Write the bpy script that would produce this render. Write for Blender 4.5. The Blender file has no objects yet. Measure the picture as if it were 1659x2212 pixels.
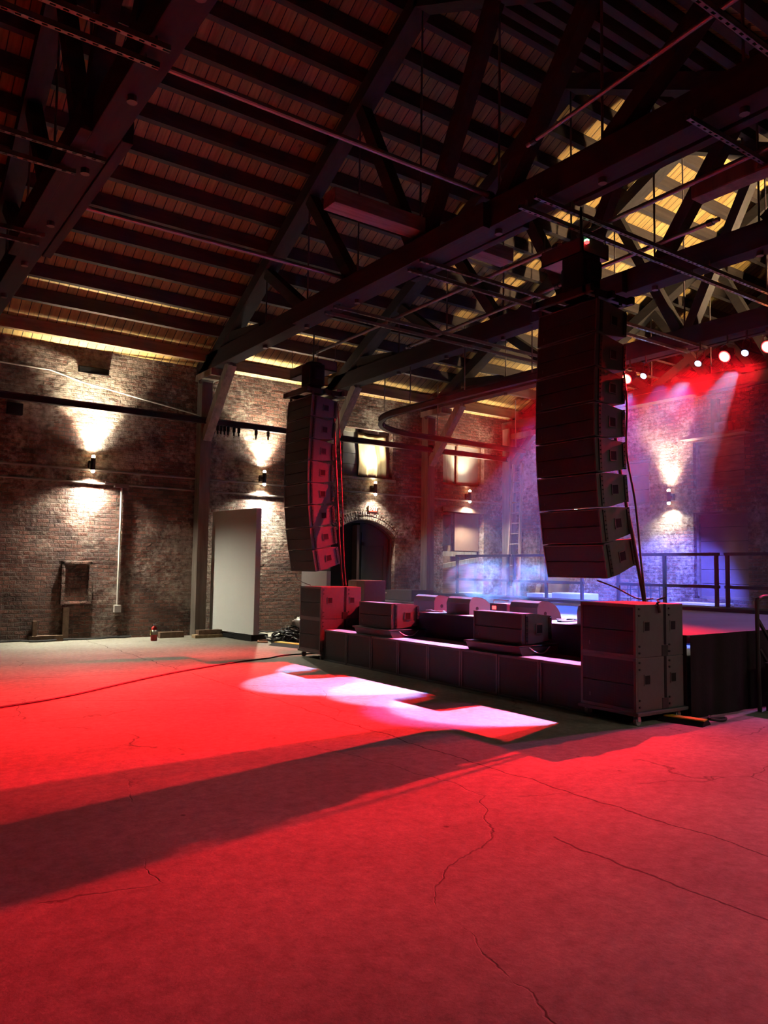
import bpy, bmesh, math, random
from mathutils import Vector, Matrix, Euler
random.seed(7)
S = bpy.context.scene
COL = S.collection
R = math.radians
V = Vector

# ------------------------------------------------------------------ mesh helper
class MB:
    def __init__(s): s.bm = bmesh.new()
    def _add(s, bm2, M=None):
        me = bpy.data.meshes.new('t'); bm2.to_mesh(me); bm2.free()
        if M is not None: me.transform(M)
        s.bm.from_mesh(me); bpy.data.meshes.remove(me)
        return s
    def box(s, lo, hi, M=None, bev=0.0):
        b = bmesh.new(); bmesh.ops.create_cube(b, size=1.0)
        lo, hi = V(lo), V(hi); c = (lo+hi)/2; d = hi-lo
        for v in b.verts: v.co = V((v.co.x*d.x, v.co.y*d.y, v.co.z*d.z)) + c
        if bev > 0: bmesh.ops.bevel(b, geom=b.edges[:], offset=bev, segments=2, affect='EDGES', profile=0.6)
        return s._add(b, M)
    def beam(s, p0, p1, w, h, up=(0,0,1), bev=0.0):
        p0, p1 = V(p0), V(p1); d = p1-p0; L = d.length; z = d.normalized()
        u = V(up); x = u.cross(z)
        if x.length < 1e-4: x = V((1,0,0)).cross(z)
        x.normalize(); y = z.cross(x)
        M = Matrix((x,y,z)).transposed().to_4x4(); M.translation = p0
        return s.box((-w/2,-h/2,0),(w/2,h/2,L),M,bev)
    def cyl(s, p0, p1, r, r2=None, n=12):
        p0, p1 = V(p0), V(p1); d = p1-p0
        b = bmesh.new()
        bmesh.ops.create_cone(b, cap_ends=True, segments=n, radius1=r, radius2=r if r2 is None else r2, depth=d.length)
        M = d.to_track_quat('Z','Y').to_matrix().to_4x4(); M.translation = (p0+p1)/2
        return s._add(b, M)
    def tube(s, pts, r, n=8, closed=False):
        pts = [V(p) for p in pts]; b = bmesh.new(); rings = []
        N = len(pts)
        for i, p in enumerate(pts):
            if closed: t = pts[(i+1)%N]-pts[i-1]
            else: t = pts[min(i+1,N-1)]-pts[max(i-1,0)]
            t.normalize(); a = V((0,0,1)) if abs(t.z) < .9 else V((1,0,0))
            x = a.cross(t).normalized(); y = t.cross(x)
            rings.append([b.verts.new(p+r*(math.cos(2*math.pi*k/n)*x+math.sin(2*math.pi*k/n)*y)) for k in range(n)])
        for i in range(N if closed else N-1):
            A, B = rings[i], rings[(i+1)%N]
            for k in range(n): b.faces.new((A[k],A[(k+1)%n],B[(k+1)%n],B[k]))
        if not closed: b.faces.new(rings[0][::-1]); b.faces.new(rings[-1])
        return s._add(b)
    def prism(s, prof, y0, y1, axis='y', M=None, bev=0.0):
        # prof: list of (a,b); axis y -> (x,z) profile extruded along y ; axis x -> (y,z) profile along x ; z -> (x,y)
        b = bmesh.new()
        def P(a, c, t):
            return {'y':(a,t,c),'x':(t,a,c),'z':(a,c,t)}[axis]
        A = [b.verts.new(P(a,c,y0)) for a,c in prof]; B = [b.verts.new(P(a,c,y1)) for a,c in prof]
        n = len(prof)
        b.faces.new(A); b.faces.new(B[::-1])
        for i in range(n): b.faces.new((A[i],B[i],B[(i+1)%n],A[(i+1)%n]))
        bmesh.ops.recalc_face_normals(b, faces=b.faces)
        if bev > 0: bmesh.ops.bevel(b, geom=b.edges[:], offset=bev, segments=2, affect='EDGES')
        return s._add(b, M)
    def quad(s, *p):
        b = bmesh.new(); b.faces.new([b.verts.new(q) for q in p]); return s._add(b)
    def disc(s, c, nrm, r, n=20):
        b = bmesh.new(); bmesh.ops.create_circle(b, cap_ends=True, segments=n, radius=r)
        M = V(nrm).to_track_quat('Z','Y').to_matrix().to_4x4(); M.translation = V(c)
        return s._add(b, M)
    def lathe(s, prof, c=(0,0,0), n=16):
        b = bmesh.new(); rings = []
        for r, z in prof: rings.append([b.verts.new((c[0]+r*math.cos(2*math.pi*k/n), c[1]+r*math.sin(2*math.pi*k/n), c[2]+z)) for k in range(n)])
        for A, B in zip(rings, rings[1:]):
            for k in range(n): b.faces.new((A[k],A[(k+1)%n],B[(k+1)%n],B[k]))
        b.faces.new(rings[0][::-1]); b.faces.new(rings[-1]); bmesh.ops.remove_doubles(b, verts=b.verts, dist=1e-5)
        return s._add(b)
    def build(s, name, mat, parent=None, smooth=False, **kw):
        me = bpy.data.meshes.new(name)
        if parent is not None and kw.pop('world', True):
            M = root_matrix(parent).inverted(); s.bm.transform(M)
        s.bm.to_mesh(me); s.bm.free()
        me.materials.append(mat)
        if smooth:
            for p in me.polygons: p.use_smooth = True
        o = bpy.data.objects.new(name, me); COL.objects.link(o)
        if parent is not None: o.parent = parent
        return o

def root_matrix(o):
    M = Matrix.LocRotScale(o.location, o.rotation_euler, None)
    return root_matrix(o.parent) @ M if o.parent else M

def tag(o, label=None, cat=None, group=None, kind=None):
    if label: o['label'] = label
    if cat: o['category'] = cat
    if group: o['group'] = group
    if kind: o['kind'] = kind
    return o
def thing(name, label, cat, loc=(0,0,0), rot=(0,0,0), group=None, kind=None):
    o = bpy.data.objects.new(name, None); COL.objects.link(o)
    o.location = loc; o.rotation_euler = rot; o.empty_display_size = .1
    return tag(o, label, cat, group, kind)
def dup(root, loc, rot=None, label=None, group=None):
    def rec(o, par):
        c = o.copy(); COL.objects.link(c)
        if par: c.parent = par
        for ch in list(o.children): rec(ch, c)
        return c
    r = rec(root, None); r.location = loc
    if rot is not None: r.rotation_euler = rot
    if label: r['label'] = label
    if group: r['group'] = group
    return r

# ------------------------------------------------------------------ materials
def new_mat(name):
    m = bpy.data.materials.new(name); m.use_nodes = True
    nt = m.node_tree; b = nt.nodes['Principled BSDF']
    return m, nt, b
def N(nt, t, **kw):
    n = nt.nodes.new(t)
    for k, v in kw.items():
        if k in n.inputs.keys(): n.inputs[k].default_value = v
        else: setattr(n, k, v)
    return n
def plain(name, col, rough=.6, metal=0.0, var=.15, scale=6.0, bump=.0, bscale=60., spec=.4):
    m, nt, b = new_mat(name)
    tc = N(nt,'ShaderNodeTexCoord'); no = N(nt,'ShaderNodeTexNoise', Scale=scale, Detail=5.0)
    nt.links.new(tc.outputs['Object'], no.inputs['Vector'])
    mx = N(nt,'ShaderNodeMix', data_type='RGBA')
    mx.inputs[6].default_value = (*[c*(1-var) for c in col],1); mx.inputs[7].default_value = (*[min(1,c*(1+var)) for c in col],1)
    nt.links.new(no.outputs['Fac'], mx.inputs[0]); nt.links.new(mx.outputs[2], b.inputs['Base Color'])
    b.inputs['Roughness'].default_value = rough; b.inputs['Metallic'].default_value = metal
    b.inputs['Specular IOR Level'].default_value = spec
    if bump:
        n2 = N(nt,'ShaderNodeTexNoise', Scale=bscale, Detail=4.0); nt.links.new(tc.outputs['Object'], n2.inputs['Vector'])
        bp = N(nt,'ShaderNodeBump', Strength=bump, Distance=.01); nt.links.new(n2.outputs['Fac'], bp.inputs['Height']); nt.links.new(bp.outputs['Normal'], b.inputs['Normal'])
    return m
def emis(name, col, st):
    m, nt, b = new_mat(name)
    b.inputs['Base Color'].default_value = (*col,1); b.inputs['Emission Color'].default_value = (*col,1); b.inputs['Emission Strength'].default_value = st
    return m
def ramp(nt, a, b, ca=(0,0,0,1), cb=(1,1,1,1)):
    r = N(nt,'ShaderNodeValToRGB'); e = r.color_ramp.elements
    e[0].position = a; e[1].position = b; e[0].color = ca; e[1].color = cb
    return r
def mixc(nt, fac, a, b, blend='MIX'):
    m = N(nt,'ShaderNodeMix', data_type='RGBA', blend_type=blend)
    for i, s in ((0,fac),(6,a),(7,b)):
        if hasattr(s,'is_linked'): nt.links.new(s, m.inputs[i])
        elif i: m.inputs[i].default_value = (*s,1)
        else: m.inputs[0].default_value = s
    return m.outputs[2]
def math_(nt, op, a, b=None):
    m = N(nt,'ShaderNodeMath', operation=op)
    for i, s in enumerate((a,b)):
        if s is None: continue
        if hasattr(s,'is_linked'): nt.links.new(s, m.inputs[i])
        else: m.inputs[i].default_value = s
    return m.outputs[0]
def brick_mat(name, ucomp, white=.5, tone=1.0):
    m, nt, b = new_mat(name); L = nt.links.new
    tc = N(nt,'ShaderNodeTexCoord'); sp = N(nt,'ShaderNodeSeparateXYZ'); L(tc.outputs['Object'], sp.inputs[0])
    cb = N(nt,'ShaderNodeCombineXYZ'); L(sp.outputs[ucomp], cb.inputs[0]); L(sp.outputs['Z'], cb.inputs[1]); L(sp.outputs['Y' if ucomp=='X' else 'X'], cb.inputs[2])
    dn = N(nt,'ShaderNodeTexNoise', Scale=3.0, Detail=3.0); L(cb.outputs[0], dn.inputs['Vector'])
    vm = N(nt,'ShaderNodeVectorMath', operation='SCALE'); L(dn.outputs['Color'], vm.inputs[0]); vm.inputs['Scale'].default_value = .05
    va = N(nt,'ShaderNodeVectorMath', operation='ADD'); L(cb.outputs[0], va.inputs[0]); L(vm.outputs[0], va.inputs[1])
    bt = N(nt,'ShaderNodeTexBrick', Scale=1.0); L(va.outputs[0], bt.inputs['Vector'])
    bt.inputs['Brick Width'].default_value = .23; bt.inputs['Row Height'].default_value = .085
    bt.inputs['Mortar Size'].default_value = .011; bt.inputs['Mortar Smooth'].default_value = .35
    t = tone
    bt.inputs['Color1'].default_value = (.23*t,.11*t,.08*t,1); bt.inputs['Color2'].default_value = (.10*t,.06*t,.05*t,1); bt.inputs['Mortar'].default_value = (.12*t,.10*t,.082*t,1)
    bt.offset = .5
    n1 = N(nt,'ShaderNodeTexNoise', Scale=.55, Detail=6.0, Roughness=.62); L(cb.outputs[0], n1.inputs['Vector'])
    n2 = N(nt,'ShaderNodeTexNoise', Scale=9.0, Detail=5.0, Roughness=.7); L(cb.outputs[0], n2.inputs['Vector'])
    s = math_(nt,'ADD', n1.outputs['Fac'], math_(nt,'MULTIPLY', math_(nt,'SUBTRACT', n2.outputs['Fac'], .5), .55))
    rw = ramp(nt, .64-white*.22, .76-white*.12); L(s, rw.inputs[0])
    c = mixc(nt, math_(nt,'MULTIPLY', rw.outputs['Color'], .8), bt.outputs['Color'], (.56*t,.51*t,.43*t))
    n3 = N(nt,'ShaderNodeTexNoise', Scale=1.7, Detail=4.0); L(cb.outputs[0], n3.inputs['Vector'])
    rd = ramp(nt, .3, .7, (.45,.42,.42,1), (1.15,1.1,1.05,1)); L(n3.outputs['Fac'], rd.inputs[0])
    c = mixc(nt, 1.0, c, rd.outputs['Color'], 'MULTIPLY')
    L(c, b.inputs['Base Color']); b.inputs['Roughness'].default_value = .82; b.inputs['Specular IOR Level'].default_value = .3
    n4 = N(nt,'ShaderNodeTexNoise', Scale=14.0, Detail=6.0, Roughness=.6); L(cb.outputs[0], n4.inputs['Vector'])
    n5 = N(nt,'ShaderNodeTexNoise', Scale=3.5, Detail=2.0); L(va.outputs[0], n5.inputs['Vector'])
    h = math_(nt,'ADD', math_(nt,'MULTIPLY', bt.outputs['Fac'], -.9), math_(nt,'ADD', math_(nt,'MULTIPLY', n4.outputs['Fac'], .9), math_(nt,'MULTIPLY', n5.outputs['Fac'], 1.2)))
    bp = N(nt,'ShaderNodeBump', Strength=1.0, Distance=.045); L(h, bp.inputs['Height']); L(bp.outputs['Normal'], b.inputs['Normal'])
    return m
def concrete_mat():
    m, nt, b = new_mat('worn_concrete'); L = nt.links.new
    tc = N(nt,'ShaderNodeTexCoord')
    n1 = N(nt,'ShaderNodeTexNoise', Scale=.7, Detail=8.0, Roughness=.6); L(tc.outputs['Object'], n1.inputs['Vector'])
    n2 = N(nt,'ShaderNodeTexNoise', Scale=11.0, Detail=9.0, Roughness=.78); L(tc.outputs['Object'], n2.inputs['Vector'])
    r1 = ramp(nt, .3, .72, (.25,.235,.19,1), (.39,.37,.31,1)); L(n1.outputs['Fac'], r1.inputs[0])
    r2 = ramp(nt, .32, .68, (.62,.62,.62,1), (1.16,1.16,1.16,1)); L(n2.outputs['Fac'], r2.inputs[0])
    c = mixc(nt, 1.0, r1.outputs['Color'], r2.outputs['Color'], 'MULTIPLY')
    # cracks
    d = N(nt,'ShaderNodeTexNoise', Scale=1.3, Detail=5.0); L(tc.outputs['Object'], d.inputs['Vector'])
    vm = N(nt,'ShaderNodeVectorMath', operation='SCALE'); L(d.outputs['Color'], vm.inputs[0]); vm.inputs['Scale'].default_value = .55
    va = N(nt,'ShaderNodeVectorMath', operation='ADD'); L(tc.outputs['Object'], va.inputs[0]); L(vm.outputs[0], va.inputs[1])
    vo = N(nt,'ShaderNodeTexVoronoi', feature='DISTANCE_TO_EDGE', Scale=.42); L(va.outputs[0], vo.inputs['Vector'])
    rc = ramp(nt, .0006, .0032, (.3,.3,.3,1), (1,1,1,1)); L(math_(nt,'ADD', vo.outputs['Distance'], math_(nt,'MULTIPLY', math_(nt,'MAXIMUM', math_(nt,'SUBTRACT', n1.outputs['Fac'], .47), 0.0), .06)), rc.inputs[0])
    c = mixc(nt, .8, c, rc.outputs['Color'], 'MULTIPLY')
    spx = N(nt,'ShaderNodeSeparateXYZ'); L(va.outputs[0], spx.inputs[0]); sp0 = N(nt,'ShaderNodeSeparateXYZ'); L(tc.outputs['Object'], sp0.inputs[0])
    nj = N(nt,'ShaderNodeTexNoise', Scale=2.2, Detail=6.0); L(tc.outputs['Object'], nj.inputs['Vector'])
    wob = math_(nt,'MULTIPLY', math_(nt,'SUBTRACT', nj.outputs['Fac'], .5), .22)
    jm = None
    for (a_,b_,c_,lo_,hi_) in ((1,0,4.45,-9,99),(.458,.889,9.61,-9,4.6),(1,0,3.62,-9,99),(.2,.98,12.0,-9,4.0)):
        u_ = math_(nt,'ADD', math_(nt,'MULTIPLY', sp0.outputs['X'], a_), math_(nt,'MULTIPLY', sp0.outputs['Y'], b_))
        dd = math_(nt,'ABSOLUTE', math_(nt,'SUBTRACT', math_(nt,'ADD', u_, wob), c_))
        rj = ramp(nt, .004, .011); L(dd, rj.inputs[0]); k_ = rj.outputs['Color']
        if hi_ < 50: k_ = math_(nt,'MAXIMUM', k_, math_(nt,'GREATER_THAN', sp0.outputs['X'], hi_))
        if c_ == 3.62: k_ = math_(nt,'MAXIMUM', k_, math_(nt,'GREATER_THAN', sp0.outputs['Y'], 3.3))
        jm = k_ if jm is None else math_(nt,'MULTIPLY', jm, k_)
    c = mixc(nt, math_(nt,'SUBTRACT', 1.0, jm), c, (.07,.06,.05))
    # pits
    vp = N(nt,'ShaderNodeTexVoronoi', Scale=2.6, Randomness=1.0); L(tc.outputs['Object'], vp.inputs['Vector'])
    rp = ramp(nt, .035, .06, (.25,.22,.2,1), (1,1,1,1)); L(vp.outputs['Distance'], rp.inputs[0])
    c = mixc(nt, .75, c, rp.outputs['Color'], 'MULTIPLY')
    L(c, b.inputs['Base Color']); b.inputs['Roughness'].default_value = .72; b.inputs['Specular IOR Level'].default_value = .3
    n3 = N(nt,'ShaderNodeTexNoise', Scale=42.0, Detail=5.0); L(tc.outputs['Object'], n3.inputs['Vector'])
    h = math_(nt,'ADD', math_(nt,'MULTIPLY', n3.outputs['Fac'], .35), math_(nt,'MULTIPLY', rc.outputs['Color'], .6))
    h = math_(nt,'ADD', h, math_(nt,'MULTIPLY', n2.outputs['Fac'], .5))
    bp = N(nt,'ShaderNodeBump', Strength=.6, Distance=.012); L(h, bp.inputs['Height']); L(bp.outputs['Normal'], b.inputs['Normal'])
    return m
def deck_mat():
    m, nt, b = new_mat('roof_boards'); L = nt.links.new
    tc = N(nt,'ShaderNodeTexCoord'); sp = N(nt,'ShaderNodeSeparateXYZ'); L(tc.outputs['Object'], sp.inputs[0])
    cb = N(nt,'ShaderNodeCombineXYZ'); L(sp.outputs['Y'], cb.inputs[0]); L(sp.outputs['X'], cb.inputs[1])
    bt = N(nt,'ShaderNodeTexBrick', Scale=1.0); L(cb.outputs[0], bt.inputs['Vector'])
    bt.inputs['Brick Width'].default_value = 60.0; bt.inputs['Row Height'].default_value = .185; bt.inputs['Mortar Size'].default_value = .008; bt.inputs['Mortar Smooth'].default_value = .1
    bt.inputs['Color1'].default_value = (.50,.33,.10,1); bt.inputs['Color2'].default_value = (.34,.21,.06,1); bt.inputs['Mortar'].default_value = (.015,.008,.005,1)
    mp = N(nt,'ShaderNodeMapping'); L(cb.outputs[0], mp.inputs['Vector']); mp.inputs['Scale'].default_value = (1.2,14,1)
    n1 = N(nt,'ShaderNodeTexNoise', Scale=1.6, Detail=5.0); L(mp.outputs[0], n1.inputs['Vector'])
    r1 = ramp(nt, .3, .7, (.65,.65,.65,1), (1.15,1.15,1.15,1)); L(n1.outputs['Fac'], r1.inputs[0])
    c = mixc(nt, 1.0, bt.outputs['Color'], r1.outputs['Color'], 'MULTIPLY')
    vo = N(nt,'ShaderNodeTexVoronoi', Scale=2.3); L(cb.outputs[0], vo.inputs['Vector'])
    rk = ramp(nt, .05, .09, (.3,.25,.2,1), (1,1,1,1)); L(vo.outputs['Distance'], rk.inputs[0])
    c = mixc(nt, .7, c, rk.outputs['Color'], 'MULTIPLY')
    L(c, b.inputs['Base Color']); b.inputs['Roughness'].default_value = .7
    bp = N(nt,'ShaderNodeBump', Strength=.8, Distance=.02, invert=True); L(bt.outputs['Fac'], bp.inputs['Height']); L(bp.outputs['Normal'], b.inputs['Normal'])
    return m
def timber_mat(name, col, rough=.75, axis=(1,1,1)):
    m, nt, b = new_mat(name); L = nt.links.new
    tc = N(nt,'ShaderNodeTexCoord'); mp = N(nt,'ShaderNodeMapping'); L(tc.outputs['Object'], mp.inputs['Vector']); mp.inputs['Scale'].default_value = axis
    n1 = N(nt,'ShaderNodeTexNoise', Scale=4.0, Detail=7.0, Roughness=.65); L(mp.outputs[0], n1.inputs['Vector'])
    r1 = ramp(nt, .28, .75, (*[c*.55 for c in col],1), (*[c*1.35 for c in col],1)); L(n1.outputs['Fac'], r1.inputs[0])
    L(r1.outputs['Color'], b.inputs['Base Color']); b.inputs['Roughness'].default_value = rough; b.inputs['Specular IOR Level'].default_value = .25
    bp = N(nt,'ShaderNodeBump', Strength=.5, Distance=.01); L(n1.outputs['Fac'], bp.inputs['Height']); L(bp.outputs['Normal'], b.inputs['Normal'])
    return m
def grille_mat():
    m, nt, b = new_mat('speaker_grille'); L = nt.links.new
    tc = N(nt,'ShaderNodeTexCoord'); vo = N(nt,'ShaderNodeTexVoronoi', Scale=90.0, Randomness=.0); L(tc.outputs['Object'], vo.inputs['Vector'])
    r1 = ramp(nt, .25, .5, (.004,.004,.0045,1), (.028,.027,.028,1)); L(vo.outputs['Distance'], r1.inputs[0])
    L(r1.outputs['Color'], b.inputs['Base Color']); b.inputs['Roughness'].default_value = .6; b.inputs['Specular IOR Level'].default_value = .25
    return m

M_BRICK_L = brick_mat('brick_side', 'X', .75)
M_BRICK_B = brick_mat('brick_back', 'Y', .75, 1.0)
M_CONC = concrete_mat()
M_DECK = deck_mat()
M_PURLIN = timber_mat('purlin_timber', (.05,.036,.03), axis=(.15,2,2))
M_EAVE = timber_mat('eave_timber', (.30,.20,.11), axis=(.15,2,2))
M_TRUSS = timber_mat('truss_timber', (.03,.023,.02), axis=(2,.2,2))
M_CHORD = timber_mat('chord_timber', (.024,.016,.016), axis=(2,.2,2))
M_POST = timber_mat('post_timber', (.15,.125,.105), axis=(2,2,.2))
M_BRACE = timber_mat('brace_timber', (.22,.19,.15), axis=(2,2,.3))
M_STEEL = plain('dull_steel', (.16,.12,.115), .5, .6, .25)
M_PIPE = plain('pipe_steel', (.32,.28,.27), .42, .75, .2)
M_RAIL = plain('painted_rail', (.025,.019,.019), .6, .1, .2)
M_BLACK = plain('black_cabinet', (.095,.092,.092), .45, 0, .15, 20, .15, 200, .4)
M_GRILLE = grille_mat()
M_DARK = plain('matte_black', (.010,.010,.011), .8, 0, .2, spec=.2)
M_RUBBER = plain('black_rubber', (.02,.02,.02), .6)
M_HW = plain('black_hardware', (.06,.06,.06), .35, .7, .2)
M_BUMP = plain('bumper_paint', (.045,.03,.032), .45, .4, .2)
M_WHITE = plain('white_panel', (.68,.70,.66), .6, 0, .03, 2)
M_PANELSIDE = plain('panel_edge', (.62,.60,.62), .6, 0, .03, 2)
M_BOARD = timber_mat('board_grey', (.30,.28,.23), axis=(3,3,.4))
M_BOARDB = timber_mat('board_brown', (.17,.11,.075), axis=(3,.5,3))
M_CLAP = timber_mat('clapboard', (.26,.14,.085), axis=(.4,3,6))
M_CLOTH = plain('canvas_cloth', (.62,.50,.27), .9, 0, .12, 5, .3, 25)
M_DOOR = plain('door_paint', (.016,.020,.018), .6, 0, .2, 3)
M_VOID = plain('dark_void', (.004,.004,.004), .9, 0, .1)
M_DRAPE = plain('black_drape', (.022,.018,.019), .95, 0, .3, 3, .2, 30, .1)
M_STAGE = plain('stage_deck', (.10,.095,.11), .75, 0, .25, 2.5, .2, 40)
M_SUBTOP = plain('sub_paint', (.20,.20,.205), .38, 0, .2, 10, .2, 120, .5)
M_RED = plain('extinguisher_red', (.42,.025,.02), .35, 0, .1)
M_LABEL = plain('paper_label', (.75,.72,.6), .7)
M_YLABEL = plain('yellow_label', (.75,.62,.12), .7)
M_CHROME = plain('bare_metal', (.6,.58,.55), .3, .9, .1)
M_YELLOW = plain('yellow_lid', (.75,.50,.04), .5, 0, .15)
M_TAN = timber_mat('bare_pine', (.45,.34,.20), axis=(3,.5,3))
M_LADDER = timber_mat('ladder_wood', (.34,.24,.17), axis=(3,3,.3))
M_PVC = plain('pale_conduit', (.55,.53,.47), .5)
M_GALV = plain('galvanised', (.34,.33,.32), .4, .7, .2)
M_WARM = emis('warm_bulb', (1.0,.82,.52), 60)
M_WARMUP = emis('warm_bulb_up', (1.0,.72,.36), 40)
M_REDRIM = emis('red_lens_rim', (1.0,.015,.02), 14)
M_REDLENS = emis('red_lens', (1.0,.30,.08), 40)
M_BLUELENS = emis('blue_lens', (.25,.45,1.0), 60)
M_EXIT = emis('exit_letters', (1.0,.62,.42), 1.6)
M_SIGNF = emis('sign_face',(1.0,.07,.03),.5); M_SIGNF.node_tree.nodes['Principled BSDF'].inputs['Base Color'].default_value=(.16,.02,.012,1)
M_LEDRED = emis('led_red', (1.0,.03,.03), 8)
M_LEDGRN = emis('led_green', (.2,1.0,.4), 8)

# ------------------------------------------------------------------ layout constants
WL = 17.2      # left wall plane (Y)
XB = 16.9      # back wall plane (X)
RIDGE = 8.87
def zr(y): return 6.84 + .527*(15-y) if y >= RIDGE else 6.84 + .527*(15-(2*RIDGE-y))   # rafter underside
def zdeck(y): return zr(y) + .575
YR = -.6

# ------------------------------------------------------------------ walls
def wall(name, mat, ucoord, plane, sign, u0, u1, z0, top, holes, depth=.38):
    """ucoord 'x' -> wall in the plane y=plane, 'y' -> wall in plane x=plane. top: list of (u,z). holes: dict(u0,u1,z0,z1[,spring])"""
    b = MB()
    P = (lambda u,z,d=0: (u, plane+sign*d, z)) if ucoord == 'x' else (lambda u,z,d=0: (plane+sign*d, u, z))
    def topz(u):
        for (a,za),(c,zc) in zip(top, top[1:]):
            if a <= u <= c: return za+(zc-za)*(u-a)/(c-a)
        return top[-1][1]
    us = sorted({u0,u1,*[h['u0'] for h in holes],*[h['u1'] for h in holes],*[t[0] for t in top]})
    zmax = min(t[1] for t in top)
    zs = sorted({z0,zmax,*[h['z0'] for h in holes],*[h['z1'] for h in holes]})
    for ua,ub in zip(us,us[1:]):
        for za,zb in zip(zs,zs[1:]):
            um, zm = (ua+ub)/2, (za+zb)/2
            if any(h['u0']<um<h['u1'] and h['z0']<zm<h['z1'] for h in holes): continue
            b.quad(P(ua,za),P(ub,za),P(ub,zb),P(ua,zb))
        if topz(ua) > zmax+1e-4 or topz(ub) > zmax+1e-4:
            b.quad(P(ua,zmax),P(ub,zmax),P(ub,topz(ub)),P(ua,topz(ua)))
    for h in holes:
        a,c,e,f = h['u0'],h['u1'],h['z0'],h['z1']
        if 'spring' in h:
            sp = h['spring']; n = 14; um = (a+c)/2; hw = (c-a)/2; rise = f-sp; rad = (hw*hw+rise*rise)/(2*rise); cz = f-rad
            arc = [(a+(c-a)*i/n, cz+math.sqrt(max(0,rad*rad-(a+(c-a)*i/n-um)**2))) for i in range(n+1)]
            for (p,q),(r_,s_) in zip(arc,arc[1:]):
                b.quad(P(p,q),P(r_,s_),P(r_,f),P(p,f)); b.quad(P(p,q),P(r_,s_),P(r_,s_,depth),P(p,q,depth))
            b.quad(P(a,e),P(a,sp),P(a,sp,depth),P(a,e,depth)); b.quad(P(c,e),P(c,sp),P(c,sp,depth),P(c,e,depth))
        else:
            b.quad(P(a,f),P(c,f),P(c,f,depth),P(a,f,depth))
            b.quad(P(a,e),P(a,f),P(a,f,depth),P(a,e,depth)); b.quad(P(c,e),P(c,f),P(c,f,depth),P(c,e,depth))
        b.quad(P(a,e),P(c,e),P(c,e,depth),P(a,e,depth))
    o = b.build(name, mat); tag(o, kind='structure'); return o

HL = [dict(u0=10.88,u1=12.5,z0=4.03,z1=5.36), dict(u0=10.55,u1=12.62,z0=0,z1=2.88,spring=2.42),
      dict(u0=14.32,u1=15.93,z0=4.06,z1=5.32), dict(u0=14.34,u1=15.93,z0=.0,z1=3.27)]
wall('wall_left', M_BRICK_L, 'x', WL, 1, -2.0, XB, 0, [(-2.0,zdeck(WL)),(XB,zdeck(WL))], HL)
HB = [dict(u0=9.55,u1=10.85,z0=3.62,z1=4.76), dict(u0=9.5,u1=10.86,z0=1.0,z1=3.05), dict(u0=12.1,u1=13.3,z0=3.35,z1=4.5),
      dict(u0=14.75,u1=15.95,z0=3.85,z1=4.75), dict(u0=14.75,u1=15.95,z0=.6,z1=3.1)]
wall('wall_back', M_BRICK_B, 'y', XB, 1, YR, WL, 0, [(YR,6.2),(WL,6.2)], HB, .28)
tag(MB().box((-3,YR-.5,-.2),(XB+.6,WL+.6,0)).build('floor', M_CONC), kind='structure')
b = MB()
b.prism([(WL+.3,zdeck(WL+.3)),(RIDGE,zdeck(RIDGE)),(YR,zdeck(YR)),(YR,zdeck(YR)+.06),(RIDGE,zdeck(RIDGE)+.06),(WL+.3,zdeck(WL+.3)+.06)], -2, 27.0, 'x')
tag(b.build('ceiling', M_DECK), kind='structure')
# arch ring of bricks on edge over the door
b = MB(); a,c,sp,f = 10.55,12.62,2.42,2.88
um=(a+c)/2; hw=(c-a)/2; rise=f-sp; rad=(hw*hw+rise*rise)/(2*rise); cz=f-rad; amax=math.asin(hw/rad)
for i in range(34):
    t=-amax+2*amax*(i+.5)/34
    for k in (0,1):
        M=Matrix.Translation((um+(rad+.06+.12*k)*math.sin(t),WL-.01,cz+(rad+.06+.12*k)*math.cos(t)))@Matrix.Rotation(t,4,'Y')
        b.box((-.03,-.03,-.05),(.03,.05,.05),M,.006)
tag(b.build('trim_1', brick_mat('arch_brick','X',.55,1.1)), kind='structure')

# --- window_1 : boarded left leaf, frame ; cloth hangs in it
w = thing('window_1', 'upper window above the arched door, half boarded, with a yellow cloth', 'window', (11.69,WL+.1,4.03), kind='structure')
b=MB(); 
for lo,hi in (((10.88,WL+.16,4.03),(10.95,WL+.26,5.36)),((12.43,WL+.16,4.03),(12.5,WL+.26,5.36)),((10.88,WL+.16,5.27),(12.5,WL+.26,5.36)),((10.88,WL+.16,4.03),(12.5,WL+.26,4.10)),((11.47,WL+.16,4.03),(11.53,WL+.26,5.36))): b.box(lo,hi)
b.build('frame', M_BOARD, w)
b=MB()
for k in range(4): b.box((10.96,WL+.2,4.10+k*.295),(11.46,WL+.24,4.385+k*.295))
b.build('board_panel', plain('grey_board',(.26,.26,.24),.7), w)
MB().box((11.5,WL+.27,4.03),(12.5,WL+.34,5.36)).build('back_board', M_BOARDB, w)
MB().box((10.8,WL-.06,3.96),(12.58,WL+.3,4.03)).build('sill', M_BOARD, w)
b=MB(); bm=b.bm; nx,nz=22,16; vs=[]
for j in range(nz+1):
    row=[]
    for i in range(nx+1):
        u=i/nx; v=j/nz
        y=WL+.10+.035*math.sin(u*17+2*v)+.02*math.sin(u*37+5*v)*(1-v*.4)
        row.append(bm.verts.new((11.44+.94*u*(1-.05*(1-v))+.03*math.sin(v*5), y, 4.1+1.16*v-.04*math.sin(u*3.1))))
    vs.append(row)
for j in range(nz):
    for i in range(nx): bm.faces.new((vs[j][i],vs[j][i+1],vs[j+1][i+1],vs[j+1][i]))
o=b.build('curtain', M_CLOTH, None, True); o.modifiers.new('s','SOLIDIFY').thickness=.006
tag(o,'yellow canvas cloth hung in the upper window above the arched door','curtain')
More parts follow.
